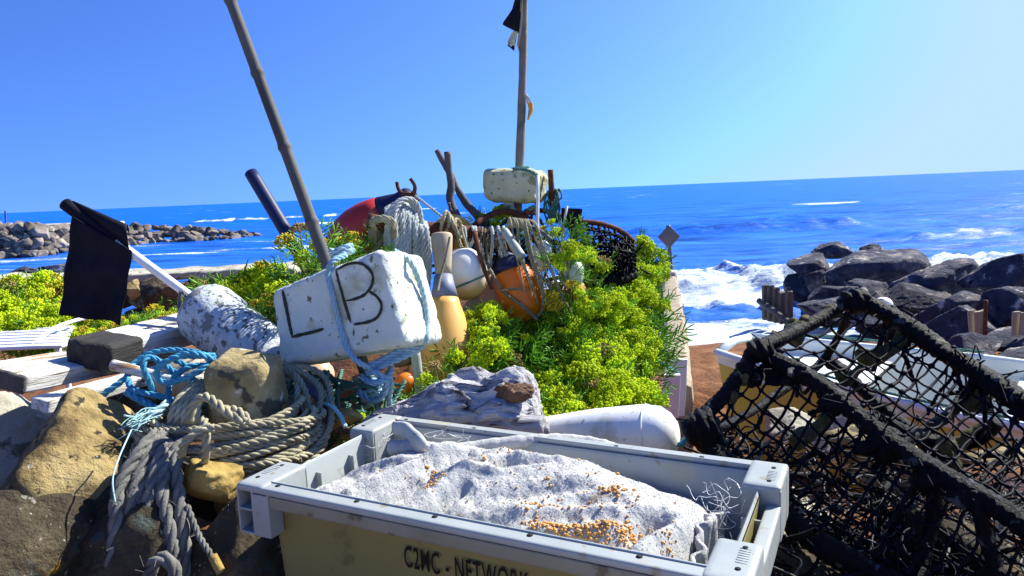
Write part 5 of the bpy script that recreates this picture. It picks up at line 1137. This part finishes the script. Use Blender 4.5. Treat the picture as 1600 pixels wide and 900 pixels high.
# selvedge strip standing at the right end
V = np.zeros((60, 14, 3))
for i in range(60):
    for j in range(14):
        yy = -hw + .05 + (CW - .16) * i / 59; V[i, j] = cl(hl - .092 + .006 * math.sin(i * .35) + .005 * math.sin(i * .9 + j * .4), yy, -.035 - .012 * math.sin(i * .13) - .11 * j / 13)
mb = MB(); slab(mb, V, .006); mb.build('selvedge', M['towel'], SK)
# grit on the sack
r_ = np.random.default_rng(14); mb = MB()
def scatter(pts, n, sd_, sz=1.0):
    for _ in range(n):
        k = r_.random() * (len(pts) - 1); i = int(k); f = k - i; x = pts[i][0] * (1 - f) + pts[i + 1][0] * f + r_.normal() * sd_ * 1.6; y = pts[i][1] * (1 - f) + pts[i + 1][1] * f + r_.normal() * sd_ * .7
        w = (G(x, y, 4.02) - cc0); lx_, ly_ = w @ cu, w @ cv
        if abs(ly_) > hw - .045 or lx_ > hl - .10: continue
        z = sack_z(lx_, ly_); rr = r_.choice([r_.uniform(.0007, .0013), r_.uniform(.0012, .0026)]) * sz; V, T = ico(1); mb.add(cl(lx_, ly_, z + rr * .7) + (V * r_.uniform(.55, 1.35, size=3) + .25 * np.sign(V) * (np.abs(V) > .55)) * rr * np.array([1, 1, .8]), T)
scatter([(832, 826), (858, 834), (890, 846), (930, 848), (968, 842), (1004, 834)], 620, 6.5)
scatter([(940, 790), (955, 793), (980, 792)], 60, 5); scatter([(1043, 842), (1046, 870)], 60, 5); scatter([(905, 846), (950, 858), (990, 850)], 90, 7)
scatter([(665, 742), (676, 762), (680, 776)], 45, 5); scatter([(690, 765), (672, 778)], 20, 4); scatter([(770, 732), (800, 728)], 18, 5); scatter([(810, 812), (840, 806), (885, 812), (930, 808)], 60, 5)
scatter([(740, 745), (900, 740), (990, 800)], 40, 30, 1.3); scatter([(860, 780), (874, 772)], 14, 4); scatter([(935, 770), (985, 820)], 24, 12); scatter([(560, 760), (620, 740), (700, 720)], 14, 12)
scatter([(660, 735), (1010, 845)], 160, 26, .7)
o = mb.build('grit', M['grain'], loc=tuple(cc0)); o['kind'] = 'stuff'; tag(o, 'orange brown grit and seed scattered on the pale sack', 'grit')
# monofilament tangles
def tangle(name, label, c, sc, n, seed, r=.00045, m='nylon'):
    rr = np.random.default_rng(seed); mb = MB()
    for _ in range(n):
        p = c + rr.normal(size=3) * sc * .5; pts = [p]
        d = rr.normal(size=3)
        for k in range(7): d = nz(d + rr.normal(size=3) * .9); p = p + d * sc * .55; p = c + (p - c) * .85; pts.append(p)
        pipe(mb, pts, r, r, 3, .003, caps=False)
    return tag(mb.build(name, M[m], loc=tuple(c)), label, 'line')
tangle('fishing_line', 'tangle of clear fishing line at the right end of the sack', cl(hl - .085, .06, -.035), np.array([.03, .045, .03]), 16, 3)
tangle('fishing_line', 'thin looped fishing line against the crate back wall left of the rolled hem', G(705, 685, 4.04), np.array([.05, .02, .02]), 5, 4)
tangle('fishing_line', 'wisps of fishing line by the frayed neck of the sack', G(605, 690, 4.02), np.array([.035, .03, .015]), 5, 5)
mb = MB(); rope(mb, [cl(hl - .075, -.02, -.07), cl(hl - .06, -.05, -.05), cl(hl - .062, -.09, -.055), cl(hl - .05, -.125, -.075), cl(hl - .06, -.16, -.11)], .009, fuzz=150, seed=1)
tag(mb.build('rope_end', M['rope_green'], loc=tuple(cl(hl - .06, -.05, -.05))), 'dark green rope end tucked into the right end of the crate', 'rope')
mb = MB(); rope(mb, [cl(hl + .0, -.02, -.13), cl(hl + .02, -.05, -.09), cl(hl + .03, -.10, -.10), cl(hl + .04, -.16, -.16), cl(hl + .03, -.22, -.25)], .008, fuzz=150, seed=2)
tag(mb.build('rope_end', M['rope_green'], loc=tuple(cl(hl + .02, -.05, -.09))), 'teal and black rope hanging outside the right end of the crate', 'rope')

# ------------------------------------------------------------------ planks, sticks and blue rope at the left
def plank(name, label, p0, p1, w, t, m, seed, roll=0, cat='plank', parent=None, tilt=0):
    p0, p1 = np.asarray(p0), np.asarray(p1); ax = nz(p1 - p0); sd2 = nz(np.cross(ax, [0, 0, 1.])); up = np.cross(sd2, ax)
    sd2, up = sd2 * math.cos(roll) + up * math.sin(roll), up * math.cos(roll) - sd2 * math.sin(roll); L = np.linalg.norm(p1 - p0)
    V, Q = rbox((L, w, t), min(w, t) * .16, 40, lambda p: p + np.stack([.004 * sn(p * [0, 1, 1], 40, seed), .0016 * sn(p * [.5, 1, 1], 9, seed + 1), .0016 * sn(p * [.3, 3, 1], 30, seed + 2)], 1))
    mb = MB(); mb.add(V, Q); o = place(mb, name, M[m], np.stack([ax, np.cross(up, ax), up], 1), (p0 + p1) / 2, parent, flat=60)
    if label: tag(o, label, cat)
    return o
q0, q1 = P(2, 592, 1.62), P(250, 547, 2.1); qx = nz(q1 - q0)
WP = thing('plank', 'broad white weathered plank lying lowest left on the stones', 'plank', q0)
plank('painted_length', None, q0, q1, .135, .042, 'plank_white', 81, -.20, parent=WP)
plank('sawn_end', None, q0 - qx * .006, q0 + qx * .006, .137, .044, 'timber', 86, -.20, parent=WP)

e0, e1 = P(140, 556, 1.76), P(360, 492, 2.35); eax = nz(e1 - e0)
BE = thing('beam', 'thick white painted beam with a tarred black end resting across the planks', 'beam', e0)
plank('painted_length', None, e0 + eax * .10, e1, .125, .066, 'plank_white', 83, -.16, parent=BE)
plank('tarred_end', None, e0 - eax * .008, e0 + eax * .115, .131, .072, 'plank_dark', 84, -.16, parent=BE)
plank('plank', 'narrow bluish plank under the broad white one', P(62, 634, 1.56), P(290, 572, 1.95), .06, .03, 'plank_white', 85, -.15)
mb = MB(); pipe(mb, pxpath([(176, 570, 1.60), (215, 580, 1.59), (270, 592, 1.58), (345, 592, 1.62)]), .0125, .010, 14, .008, .14, 4); tag(mb.build('driftwood_stick', M['plank_white'], loc=tuple(P(176, 570, 1.6))), 'pale knobbly driftwood stick holding the blue rope coils', 'stick')
loops = [(210, 585), (200, 568), (225, 552), (275, 548), (325, 558), (332, 568), (300, 590), (262, 597), (245, 588), (250, 570), (285, 560), (325, 560)]
mb = MB()
rope(mb, pxpath([(x, y, 1.565 - .02 * math.sin(i)) for i, (x, y) in enumerate([(243, 622), (234, 598), (224, 572), (232, 558), (252, 566), (275, 582), (290, 572), (272, 560), (300, 552), (335, 562)])]), .0073, fuzz=20)
rope(mb, pxpath([(335, 556, 1.6), (312, 556, 1.56), (275, 558, 1.54), (248, 574, 1.53), (246, 590, 1.53), (262, 598, 1.53), (295, 588, 1.53), (320, 574, 1.54), (334, 562, 1.58)]), .0073, fuzz=20, seed=2)
rope(mb, pxpath([(340, 566, 1.65), (310, 551, 1.66), (270, 547, 1.66), (235, 552, 1.65), (208, 570, 1.63), (197, 590, 1.58), (160, 618, 1.55), (157, 632, 1.55)]), .0073, fuzz=20, seed=3)
rope(mb, pxpath([(200, 592, 1.57), (205, 606, 1.55), (225, 614, 1.54), (255, 620, 1.54), (272, 626, 1.53)]), .0073, fuzz=20, seed=4); rope(mb, pxpath([(198, 612, 1.55), (215, 622, 1.54), (232, 632, 1.53), (245, 640, 1.52)]), .0095, fuzz=50, seed=5)
rope(mb, pxpath([(262, 590, 1.6), (264, 610, 1.58), (260, 625, 1.56)]), .0073); rope(mb, pxpath([(302, 590, 1.58), (300, 605, 1.56), (290, 622, 1.54)]), .0073)
rope(mb, pxpath([(334, 572, 1.6), (300, 572, 1.57), (278, 584, 1.56), (268, 598, 1.56)]), .0073)
tag(mb.build('blue_rope', M['rope_blue'], loc=tuple(P(260, 580, 1.55))), 'bright blue rope in loose coils beside the stone bollard', 'rope')
c = P(292, 592, 1.78); mb = MB(); ell(mb, c, .075, .062, axis=nz([1, .2, .1])); tag(mb.build('tan_float', M['tan'], loc=tuple(c)), 'tan float behind the blue rope coils', 'float')
mb = MB(); r_ = np.random.default_rng(8)
for k in range(26):
    p = P(240 + r_.normal() * 8, 645 + r_.normal() * 5, 1.47); q = P(200 + r_.normal() * 8, 668 + r_.normal() * 8, 1.42); pipe(mb, [p, (p + q) / 2 + r_.normal(size=3) * .006, q], .0014, .0008, 4, .01, caps=False)
rope(mb, pxpath([(262, 630, 1.5), (250, 640, 1.48), (232, 650, 1.46)]), .010)
tag(mb.build('frayed_rope_end', M['rope_teal'], loc=tuple(P(240, 645, 1.47))), 'pale turquoise frayed rope end on the brown boulder', 'rope')
mb = MB(); pipe(mb, pxpath([(205, 672, 1.38), (186, 715, 1.3), (176, 750, 1.26), (181, 790, 1.24)]), .0016, .0016, 5, .01); tag(mb.build('thin_line', M['rope_teal'], loc=tuple(P(186, 715, 1.3))), 'thin pale blue line hanging in front of the dark rock', 'line')

# ------------------------------------------------------------------ stone bollard with the coil of rope
c = P(388, 640, 1.55); mb = MB()
V, Q = rbox((.148, .15, .36), .034, 46, lambda p: p * np.stack([1 - .35 * (p[:, 2]), 1 - .35 * p[:, 2], np.ones(len(p))], 1) + nz(p) * (-.012 * np.maximum(sn(p, 8, 24, 2), 0) + .010 * sn(p, 9, 21, 3) + .0045 * sn(p, 34, 22, 4))[:, None])
mb.add(V + c + [0, 0, -.055], Q); tag(mb.build('stone_bollard', M['stone_lichen'], loc=tuple(c)), 'upright lichened stone standing inside the coil of grey rope', 'stone')
mb = MB(); r_ = np.random.default_rng(15); cc = np.array([P(360, 678, 1.53)[0], 1.53, 4.015])
def ring(c, a, b, tilt, ph=0, r=.0074, n=26, turns=1.0, wob=.012, seed=0):
    rr = np.random.default_rng(seed); f1, f2, g1 = rr.uniform(0, 6.3, 3); t = np.linspace(0, 2 * PI * turns, int(n * turns)) + ph
    pts = [c + np.array([math.cos(q) * (a + wob * math.sin(2 * q + f1)), math.sin(q) * (b + wob * .6 * math.sin(3 * q + f2)), tilt * math.sin(q) + .010 * math.sin(2 * q + g1) - .02 * math.cos(q) * 0]) for q in t]
    rope(mb, pts, r, fuzz=14, seed=seed)
for k in range(18):
    lev = k / 17; ring(cc + [r_.normal() * .008, r_.normal() * .006, -.05 + .085 * lev], .195 - .04 * lev * r_.random() + r_.normal() * .006, .15 - .03 * lev, -.005 + .015 * r_.random(), r_.uniform(0, 6), seed=60 + k)
for k in range(5): ring(cc + [.055 + .014 * k, .03, .0], .09 + .006 * k, .115, .085, r_.uniform(0, 6), seed=80 + k)
rope(mb, pxpath([(318, 655, 1.36), (322, 668, 1.335), (322, 700, 1.33), (318, 728, 1.36)]), .009, fuzz=20, seed=1)
rope(mb, pxpath([(282, 712, 1.33), (290, 690, 1.31), (312, 672, 1.32), (335, 668, 1.33)]), .009, fuzz=20, seed=2)
rope(mb, pxpath([(295, 660, 1.40), (302, 634, 1.40), (318, 620, 1.40), (335, 628, 1.38), (360, 648, 1.36), (384, 660, 1.35)]), .0095, fuzz=20, seed=3)
rope(mb, pxpath([(345, 640, 1.4), (365, 640, 1.38), (380, 648, 1.36), (388, 662, 1.36)]), .009, seed=4)
for k in range(5): rope(mb, pxpath([(262 + 12 * k, 690, 1.45), (268 + 10 * k, 650, 1.46), (282 + 8 * k, 620, 1.5), (310 + 6 * k, 596, 1.55)]), .0085, seed=6 + k)
tag(mb.build('rope_coil', M['rope_grey'], loc=tuple(cc)), 'big coil of grey three strand rope slung round the upright stone', 'rope')
mb = MB()
hs_ = [(222, 700, 186, 760, 180, 830, 172, 910), (232, 702, 208, 770, 203, 840, 200, 920), (240, 705, 222, 770, 216, 840, 210, 920), (250, 712, 234, 780, 228, 850, 216, 920), (262, 712, 254, 770, 268, 840, 276, 920), (275, 706, 280, 780, 288, 850, 296, 930), (215, 712, 194, 790, 186, 850, 184, 920)]
for k, h_ in enumerate(hs_):
    pts = [P(h_[2 * i], h_[2 * i + 1], (1.34, 1.27, 1.235, 1.21)[i] + .008 * (k % 3)) for i in range(4)]; rope(mb, [P(h_[0] + 22, h_[1] - 22, 1.40)] + pts, .0125, fuzz=70, seed=k, pitch=8)
rope(mb, pxpath([(232, 905, 1.2), (240, 880, 1.19), (256, 872, 1.19), (270, 885, 1.19), (276, 910, 1.19)]), .0125, fuzz=70, seed=9)
tag(mb.build('rope_bundle', M['rope_dark'], loc=tuple(P(235, 760, 1.28))), 'bundle of thick dark rope hanging down in front of the boulders', 'rope')
mb = MB(); rope(mb, pxpath([(292, 790, 1.28), (310, 835, 1.25), (328, 865, 1.22), (342, 890, 1.2)]), .006); 
tag(mb.build('thin_rope', M['rope_dark'], loc=tuple(P(310, 835, 1.25))), 'thin dark rope hanging beside the thick bundle', 'rope')
mb = MB(); pipe(mb, pxpath([(332, 868, 1.205), (338, 880, 1.2), (346, 895, 1.195)]), .0085, .008, 12, .006, .12); tag(mb.build('small_toggle', M['stone_gold'], loc=tuple(P(338, 880, 1.2))), 'small yellow lichened toggle at the end of the thin rope', 'toggle')
rope_side = MB()
for k in range(6): rope(rope_side, pxpath([(452 + 3 * k, 640 + 4 * k, 1.62), (475 + 5 * k, 640 + 3 * k, 1.58), (500 + 4 * k, 655 + 3 * k, 1.6), (515 + 6 * k, 640 + 7 * k, 1.64)]), .007, seed=k)
tag(rope_side.build('rope_tail', M['rope_dark'], loc=tuple(P(490, 645, 1.6))), 'dark rope tails in the gap between the coil and the crate', 'rope')
a, b = P(455, 580, 1.72), P(520, 640, 1.62); mb = MB(); pipe(mb, [a, b], .013, .012, 12, .02); tag(mb.build('grey_tube', M['grey_blue'], loc=tuple(a)), 'short blue grey tube under the white block buoy', 'tube')
mb = MB(); rope(mb, pxpath([(500, 628, 1.62), (520, 636, 1.58), (532, 650, 1.55), (540, 668, 1.53)]), .005); tag(mb.build('turquoise_rope', M['rope_teal'], loc=tuple(P(520, 636, 1.58))), 'thin turquoise cord beside the left end of the crate', 'rope')
mb = MB(); r_ = np.random.default_rng(18)
for k in range(26):
    p = P(430 + r_.random() * 150, 590 + r_.random() * 70, 1.7 + r_.random() * .15); rope(mb, [p, p + r_.normal(size=3) * .03, p + r_.normal(size=3) * .05, p + r_.normal(size=3) * .06], .005, seed=k)
tag(mb.build('rope_tangle', M['rope_green'], loc=tuple(P(500, 620, 1.75))), 'dark green rope tangle in the shade under the white block buoy', 'rope')

# ------------------------------------------------------------------ stones of the foreground wall
stn = [
 (2, 622, 262, 856, 1.42, 'stone_warm', 5, 'large brown boulder with golden lichen at the left, sunlit on top', dict(rough=.085, rot=.45, sharp=16, planes=20)),
 (-110, 616, 116, 790, 1.80, 'stone_pale', 6, 'pale rough stone at the left edge under the white plank', {}),
 (84, 628, 150, 700, 1.74, 'stone_dark', 7, 'small shadowed stone wedged under the narrow plank', {}),
 (-120, 770, 150, 1010, 1.22, 'stone_dark', 8, 'dark barnacled rock in the bottom left corner', {}),
 (60, 730, 330, 1010, 1.34, 'stone_dark', 9, 'dark barnacled boulder behind the hanging rope bundle', {}),
 (284, 716, 384, 790, 1.36, 'stone_gold', 10, 'smooth yellow cobble under the rope coil next to the crate corner', {}),
 (262, 776, 470, 1000, 1.26, 'stone_dark', 11, 'dark rock below the yellow cobble beside the crate', {}),
 (300, 710, 480, 840, 1.62, 'stone_dark', 12, 'dark rock carrying the rope coil and the upright stone', {}),
 (440, 640, 560, 760, 1.72, 'stone_warm', 13, 'brown stone in the gap left of the crate', {}),
 (512, 640, 566, 668, 1.6, 'stone_gold', 14, 'small yellowish pebble beside the crate back corner', {}),
 (150, 590, 330, 700, 1.85, 'stone_dark', 15, 'shadowed rock under the blue rope coils', {}),
 (1120, 740, 1330, 900, 1.50, 'stone_pale', 16, 'tan stone just right of the crate under the net heap', {}),
 (1290, 660, 1480, 800, 1.9, 'stone_lichen', 17, 'pale stone under the middle of the black pot', {}),
 (1330, 800, 1640, 1060, 1.25, 'stone_dark', 18, 'dark rock in the bottom right corner under the net heap', {}),
 (1180, 850, 1400, 1080, 1.15, 'stone_dark', 19, 'dark rock at the bottom beside the crate end', {}),
 (1460, 760, 1700, 900, 1.75, 'stone_pale', 20, 'pale stone at the right edge seen under the pot', {}),
]
for (x0, y0, x1, y1, d, m, sd_, lb, kw) in stn: rock_px(x0, y0, x1, y1, d, 700 + sd_, lb, 'boulder' if x1 - x0 > 150 else 'stone', m, None, 'stone', **{**dict(rough=.075, sharp=22, planes=16), **kw})
# ------------------------------------------------------------------ black lobster pot
LP = thing('lobster_pot', 'black tarred lobster pot with heavy bound frame lying on the wall at right', 'lobster pot', P(1300, 800, 1.25))
A_ = pxpath([(1325, 470, 1.63), (1345, 470, 1.6), (1400, 502, 1.52), (1480, 552, 1.40), (1560, 606, 1.28), (1660, 680, 1.15), (1760, 750, 1.05)])
B_ = pxpath([(1178, 548, 1.45), (1215, 566, 1.41), (1290, 612, 1.32), (1380, 682, 1.22), (1460, 730, 1.13), (1540, 778, 1.05), (1680, 866, .93)])
C_ = pxpath([(1082, 672, 1.36), (1150, 740, 1.28), (1260, 830, 1.17), (1420, 930, 1.04), (1600, 1040, .92)])
D_ = pxpath([(1290, 560, 1.82), (1380, 640, 1.70), (1500, 740, 1.52), (1640, 850, 1.36), (1760, 920, 1.25)])
def bar(name, pts, r, seed, wrap=.016, m='tar', amp=.13):
    p, s = cr_path(pts, .0035); p = p + .007 * np.stack([sn(p, 7, seed + 31, 2), sn(p, 7, seed + 32, 2), sn(p, 7, seed + 33, 2)], 1) * ss(0, .05, np.minimum(s, s[-1] - s))[:, None]; T, N, Bn = frames(p); sides = 18; a = np.arange(sides) * 2 * PI / sides
    ph = s[:, None] / wrap * 2 * PI + a[None] * 1.0
    rad = r * (1 + amp * (np.abs(np.sin(ph / 2)) - .6) + .16 * sn(p, 12, seed, 3)[:, None] + .07 * sn(p[:, None] + np.cos(a)[None, :, None] * N[:, None] * r + np.sin(a)[None, :, None] * Bn[:, None] * r, 60, seed + 1, 2))
    mb = MB(); tube(mb, p, rad, sides, N=N, Bn=Bn); return mb.build(name, M[m], LP)
bar('top_bar', A_, .0205, 1); bar('top_bar', B_, .0175, 2); bar('base_bar', C_, .022, 3); bar('base_bar', D_, .017, 4)
bar('end_hoop', pxpath([(1330, 468, 1.62), (1290, 490, 1.58), (1250, 515, 1.53), (1215, 532, 1.49), (1180, 552, 1.44), (1165, 580, 1.42), (1135, 620, 1.39), (1105, 650, 1.37), (1085, 672, 1.36)]), .0145, 5, .012)
bar('end_hoop', pxpath([(1085, 672, 1.36), (1150, 660, 1.55), (1220, 610, 1.72), (1290, 560, 1.82), (1320, 500, 1.72), (1330, 468, 1.62)]), .010, 15, .012)
bar('cross_bar', pxpath([(1400, 700, 1.2), (1460, 660, 1.3), (1500, 620, 1.38), (1530, 590, 1.34)]), .011, 6, .012)
bar('cross_bar', pxpath([(1285, 615, 1.42), (1330, 640, 1.46), (1395, 665, 1.46), (1460, 690, 1.45), (1520, 690, 1.42), (1560, 660, 1.38)]), .013, 7, .014)
bar('cross_bar', pxpath([(1560, 920, 1.0), (1545, 860, 1.02), (1530, 800, 1.04), (1520, 770, 1.06)]), .012, 8, .014)
bar('cross_bar', pxpath([(1460, 730, 1.13), (1455, 800, 1.12), (1440, 870, 1.10), (1420, 930, 1.06)]), .012, 18, .014)
# bound corners
for (x, y, d, r, sq, sd_) in ((1187, 548, 1.43, .030, .8, 1), (1097, 668, 1.35, .038, .95, 2), (1335, 470, 1.6, .034, .8, 3), (1178, 590, 1.41, .02, 1, 4), (1165, 575, 1.41, .018, 1, 5)):
    mb = MB(); V, T = ico(4); V = V * r * [1, 1, sq]; V = V * (1 + .10 * np.sin(V[:, :1] * 330 + V[:, 2:] * 120) + .12 * sn(V, 40, sd_, 3)[:, None]); mb.add(V + P(x, y, d), T); mb.build('bound_corner', M['tar'], LP)
# weed grown ropes of the throat
for pts, r in ((((1240, 695, 1.42), (1275, 670, 1.43), (1300, 640, 1.44), (1308, 600, 1.46)), .013), (((1318, 600, 1.46), (1345, 575, 1.48), (1375, 555, 1.5), (1400, 540, 1.5), (1415, 520, 1.52)), .013), (((1500, 640, 1.36), (1525, 630, 1.35), (1540, 612, 1.34)), .013), (((1470, 690, 1.36), (1490, 700, 1.36), (1515, 680, 1.36), (1535, 668, 1.36)), .012), (((1236, 500, 1.56), (1246, 522, 1.54), (1240, 535, 1.53)), .014), (((1500, 740, 1.3), (1485, 710, 1.32), (1470, 700, 1.33)), .010)):
    mb = MB(); p, s = cr_path(pxpath(pts), .003); tube(mb, p, r * (1 + .45 * sn(p, 26, int(r * 1e4), 3) + .12 * sn(p, 110, 3, 2)), 14); mb.build('weedy_rope', M['weed'], LP)
r_ = np.random.default_rng(41)
for (x, y, d) in ((1242, 510, 1.545), (1212, 528, 1.50), (1262, 505, 1.555), (1300, 487, 1.59), (1352, 560, 1.49), (1320, 590, 1.46), (1255, 680, 1.42), (1300, 625, 1.45), (1530, 625, 1.345), (1490, 700, 1.36), (1160, 590, 1.41), (1140, 618, 1.39)):
    mb = MB(); rock(mb, P(x, y, d), tuple(r_.uniform(.026, .046, 3)), int(r_.integers(1, 9999)), 4, rough=.12, sharp=6); mb.build('weed_lump', M['weed'], LP)
Ac, Bc, Cc, Dc = [cr_path(q, .006)[0] for q in (A_, B_, C_, D_)]
def panel(X1, X2, sag, axis=(0, 0, -1)): return lambda u, v: lerp_c(X1, u) * (1 - v) + lerp_c(X2, u) * v + np.asarray(axis) * sag * math.sin(v * PI) * (.7 + .3 * math.sin(u * 9))
mb = MB(); net(mb, panel(Ac, Bc, .03), 20, 6, .0027, .17, 1, 2.3); mb.build('top_netting', M['net_black'], LP)
mb = MB(); net(mb, panel(Bc, Cc, .03, (.3, .6, -.4)), 21, 7, .0027, .17, 2, 2.3); mb.build('front_netting', M['net_black'], LP)
mb = MB(); net(mb, panel(Ac, Dc, .03, (0, -.6, -.4)), 12, 4, .0020, .3, 3, 2.0); mb.build('back_netting', M['net_black'], LP)
for k in range(26):
    X1 = (Bc, Cc, Bc)[k % 3]; u_ = .04 + .72 * r_.random(); q = lerp_c(X1, u_) + r_.normal(size=3) * .012; mb = MB(); s_ = r_.uniform(.022, .05)
    rock(mb, q + [0, 0, -.012], (s_ * 1.3, s_, s_), int(r_.integers(1, 9999)), 4, rough=.16, sharp=5); mb.build('bound_lump', M['tar'], LP)
for k in range(14):
    q = lerp_c((Ac, Bc)[k % 2], .05 + .7 * r_.random()); dn = np.array([r_.normal() * .03, .02 + r_.normal() * .03, -r_.uniform(.06, .16)]); mb = MB(); rope(mb, [q, q + dn * .4 + r_.normal(size=3) * .012, q + dn * .75 + r_.normal(size=3) * .012, q + dn], r_.uniform(.003, .006), fuzz=60, seed=k); mb.build('hanging_cord', M['net_black'], LP)
# small knots and loose ends on the bars
mb = MB()
for k in range(90):
    q = lerp_c((Ac, Bc)[k % 2], r_.random()); d = nz(r_.normal(size=3)); p0 = q + d * .021; pipe(mb, [p0, p0 + d * .008 + r_.normal(size=3) * .006, p0 + d * .01 + r_.normal(size=3) * .02], .002, .0012, 5, .006)
for k in range(30):
    q = lerp_c((Ac, Bc)[k % 2], .03 + .95 * r_.random()); ball(mb, q + nz(r_.normal(size=3)) * .022, r_.uniform(.006, .011), 2, (1, 1, .7))
mb.build('loose_twine', M['net_black'], LP)['kind'] = 'stuff'
# heap of old net under the pot
NP = thing('net_heap', 'heap of tangled black and grey net beneath the lobster pot', 'fishing net', P(1300, 800, 1.4))
for nm, m, n, rr_, sd_ in (('black_twine', 'net_black', 480, .0021, 1), ('grey_twine', 'net_grey', 280, .0016, 2), ('tarred_cord', 'tar', 60, .005, 3)):
    r_ = np.random.default_rng(sd_ + 50); mb = MB()
    for k in range(n):
        px = 1110 + 520 * r_.random(); py = 660 + (px - 1110) * .14 + 250 * r_.random() ** .8; d = np.interp(py, [680, 930], [1.62, 1.12]) + r_.normal() * .05
        if px < 1230 and py > 880: continue
        p = P(px, py, d); dr = nz(r_.normal(size=3) * [1, .8, .45]); pts = [p]
        for q in range(5): dr = nz(dr + r_.normal(size=3) * .55 * np.array([1, 1, .5])); p = p + dr * r_.uniform(.015, .04); pts.append(p)
        pipe(mb, pts, rr_ * r_.uniform(.6, 1.5), None, 5, .008, caps=False)
    mb.build(nm, M[m], NP)['kind'] = 'stuff'
mb = MB()
for k, (x0, y0, w, h, d) in enumerate(((1170, 730, 150, 140, 1.45), (1240, 840, 240, 120, 1.22))):
    q = [P(x0 - w / 2, y0 - h / 2, d + .12), P(x0 + w / 2, y0 - h / 2 + 20, d + .1), P(x0 - w / 2 + 20, y0 + h / 2, d - .08), P(x0 + w / 2, y0 + h / 2 + 20, d - .1)]
    net(mb, lambda u, v: (q[0] * (1 - u) + q[1] * u) * (1 - v) + (q[2] * (1 - u) + q[3] * u) * v + .02 * np.array([math.sin(u * 9 + v * 4), math.cos(v * 8 + u * 5), math.sin(u * 7 - v * 8)]), 12, 9, .0018, .6, 20 + k, 1.9)
mb.build('mesh', M['net_black'], NP)

for o in bpy.data.objects:
    if '_o' in o: del o['_o']
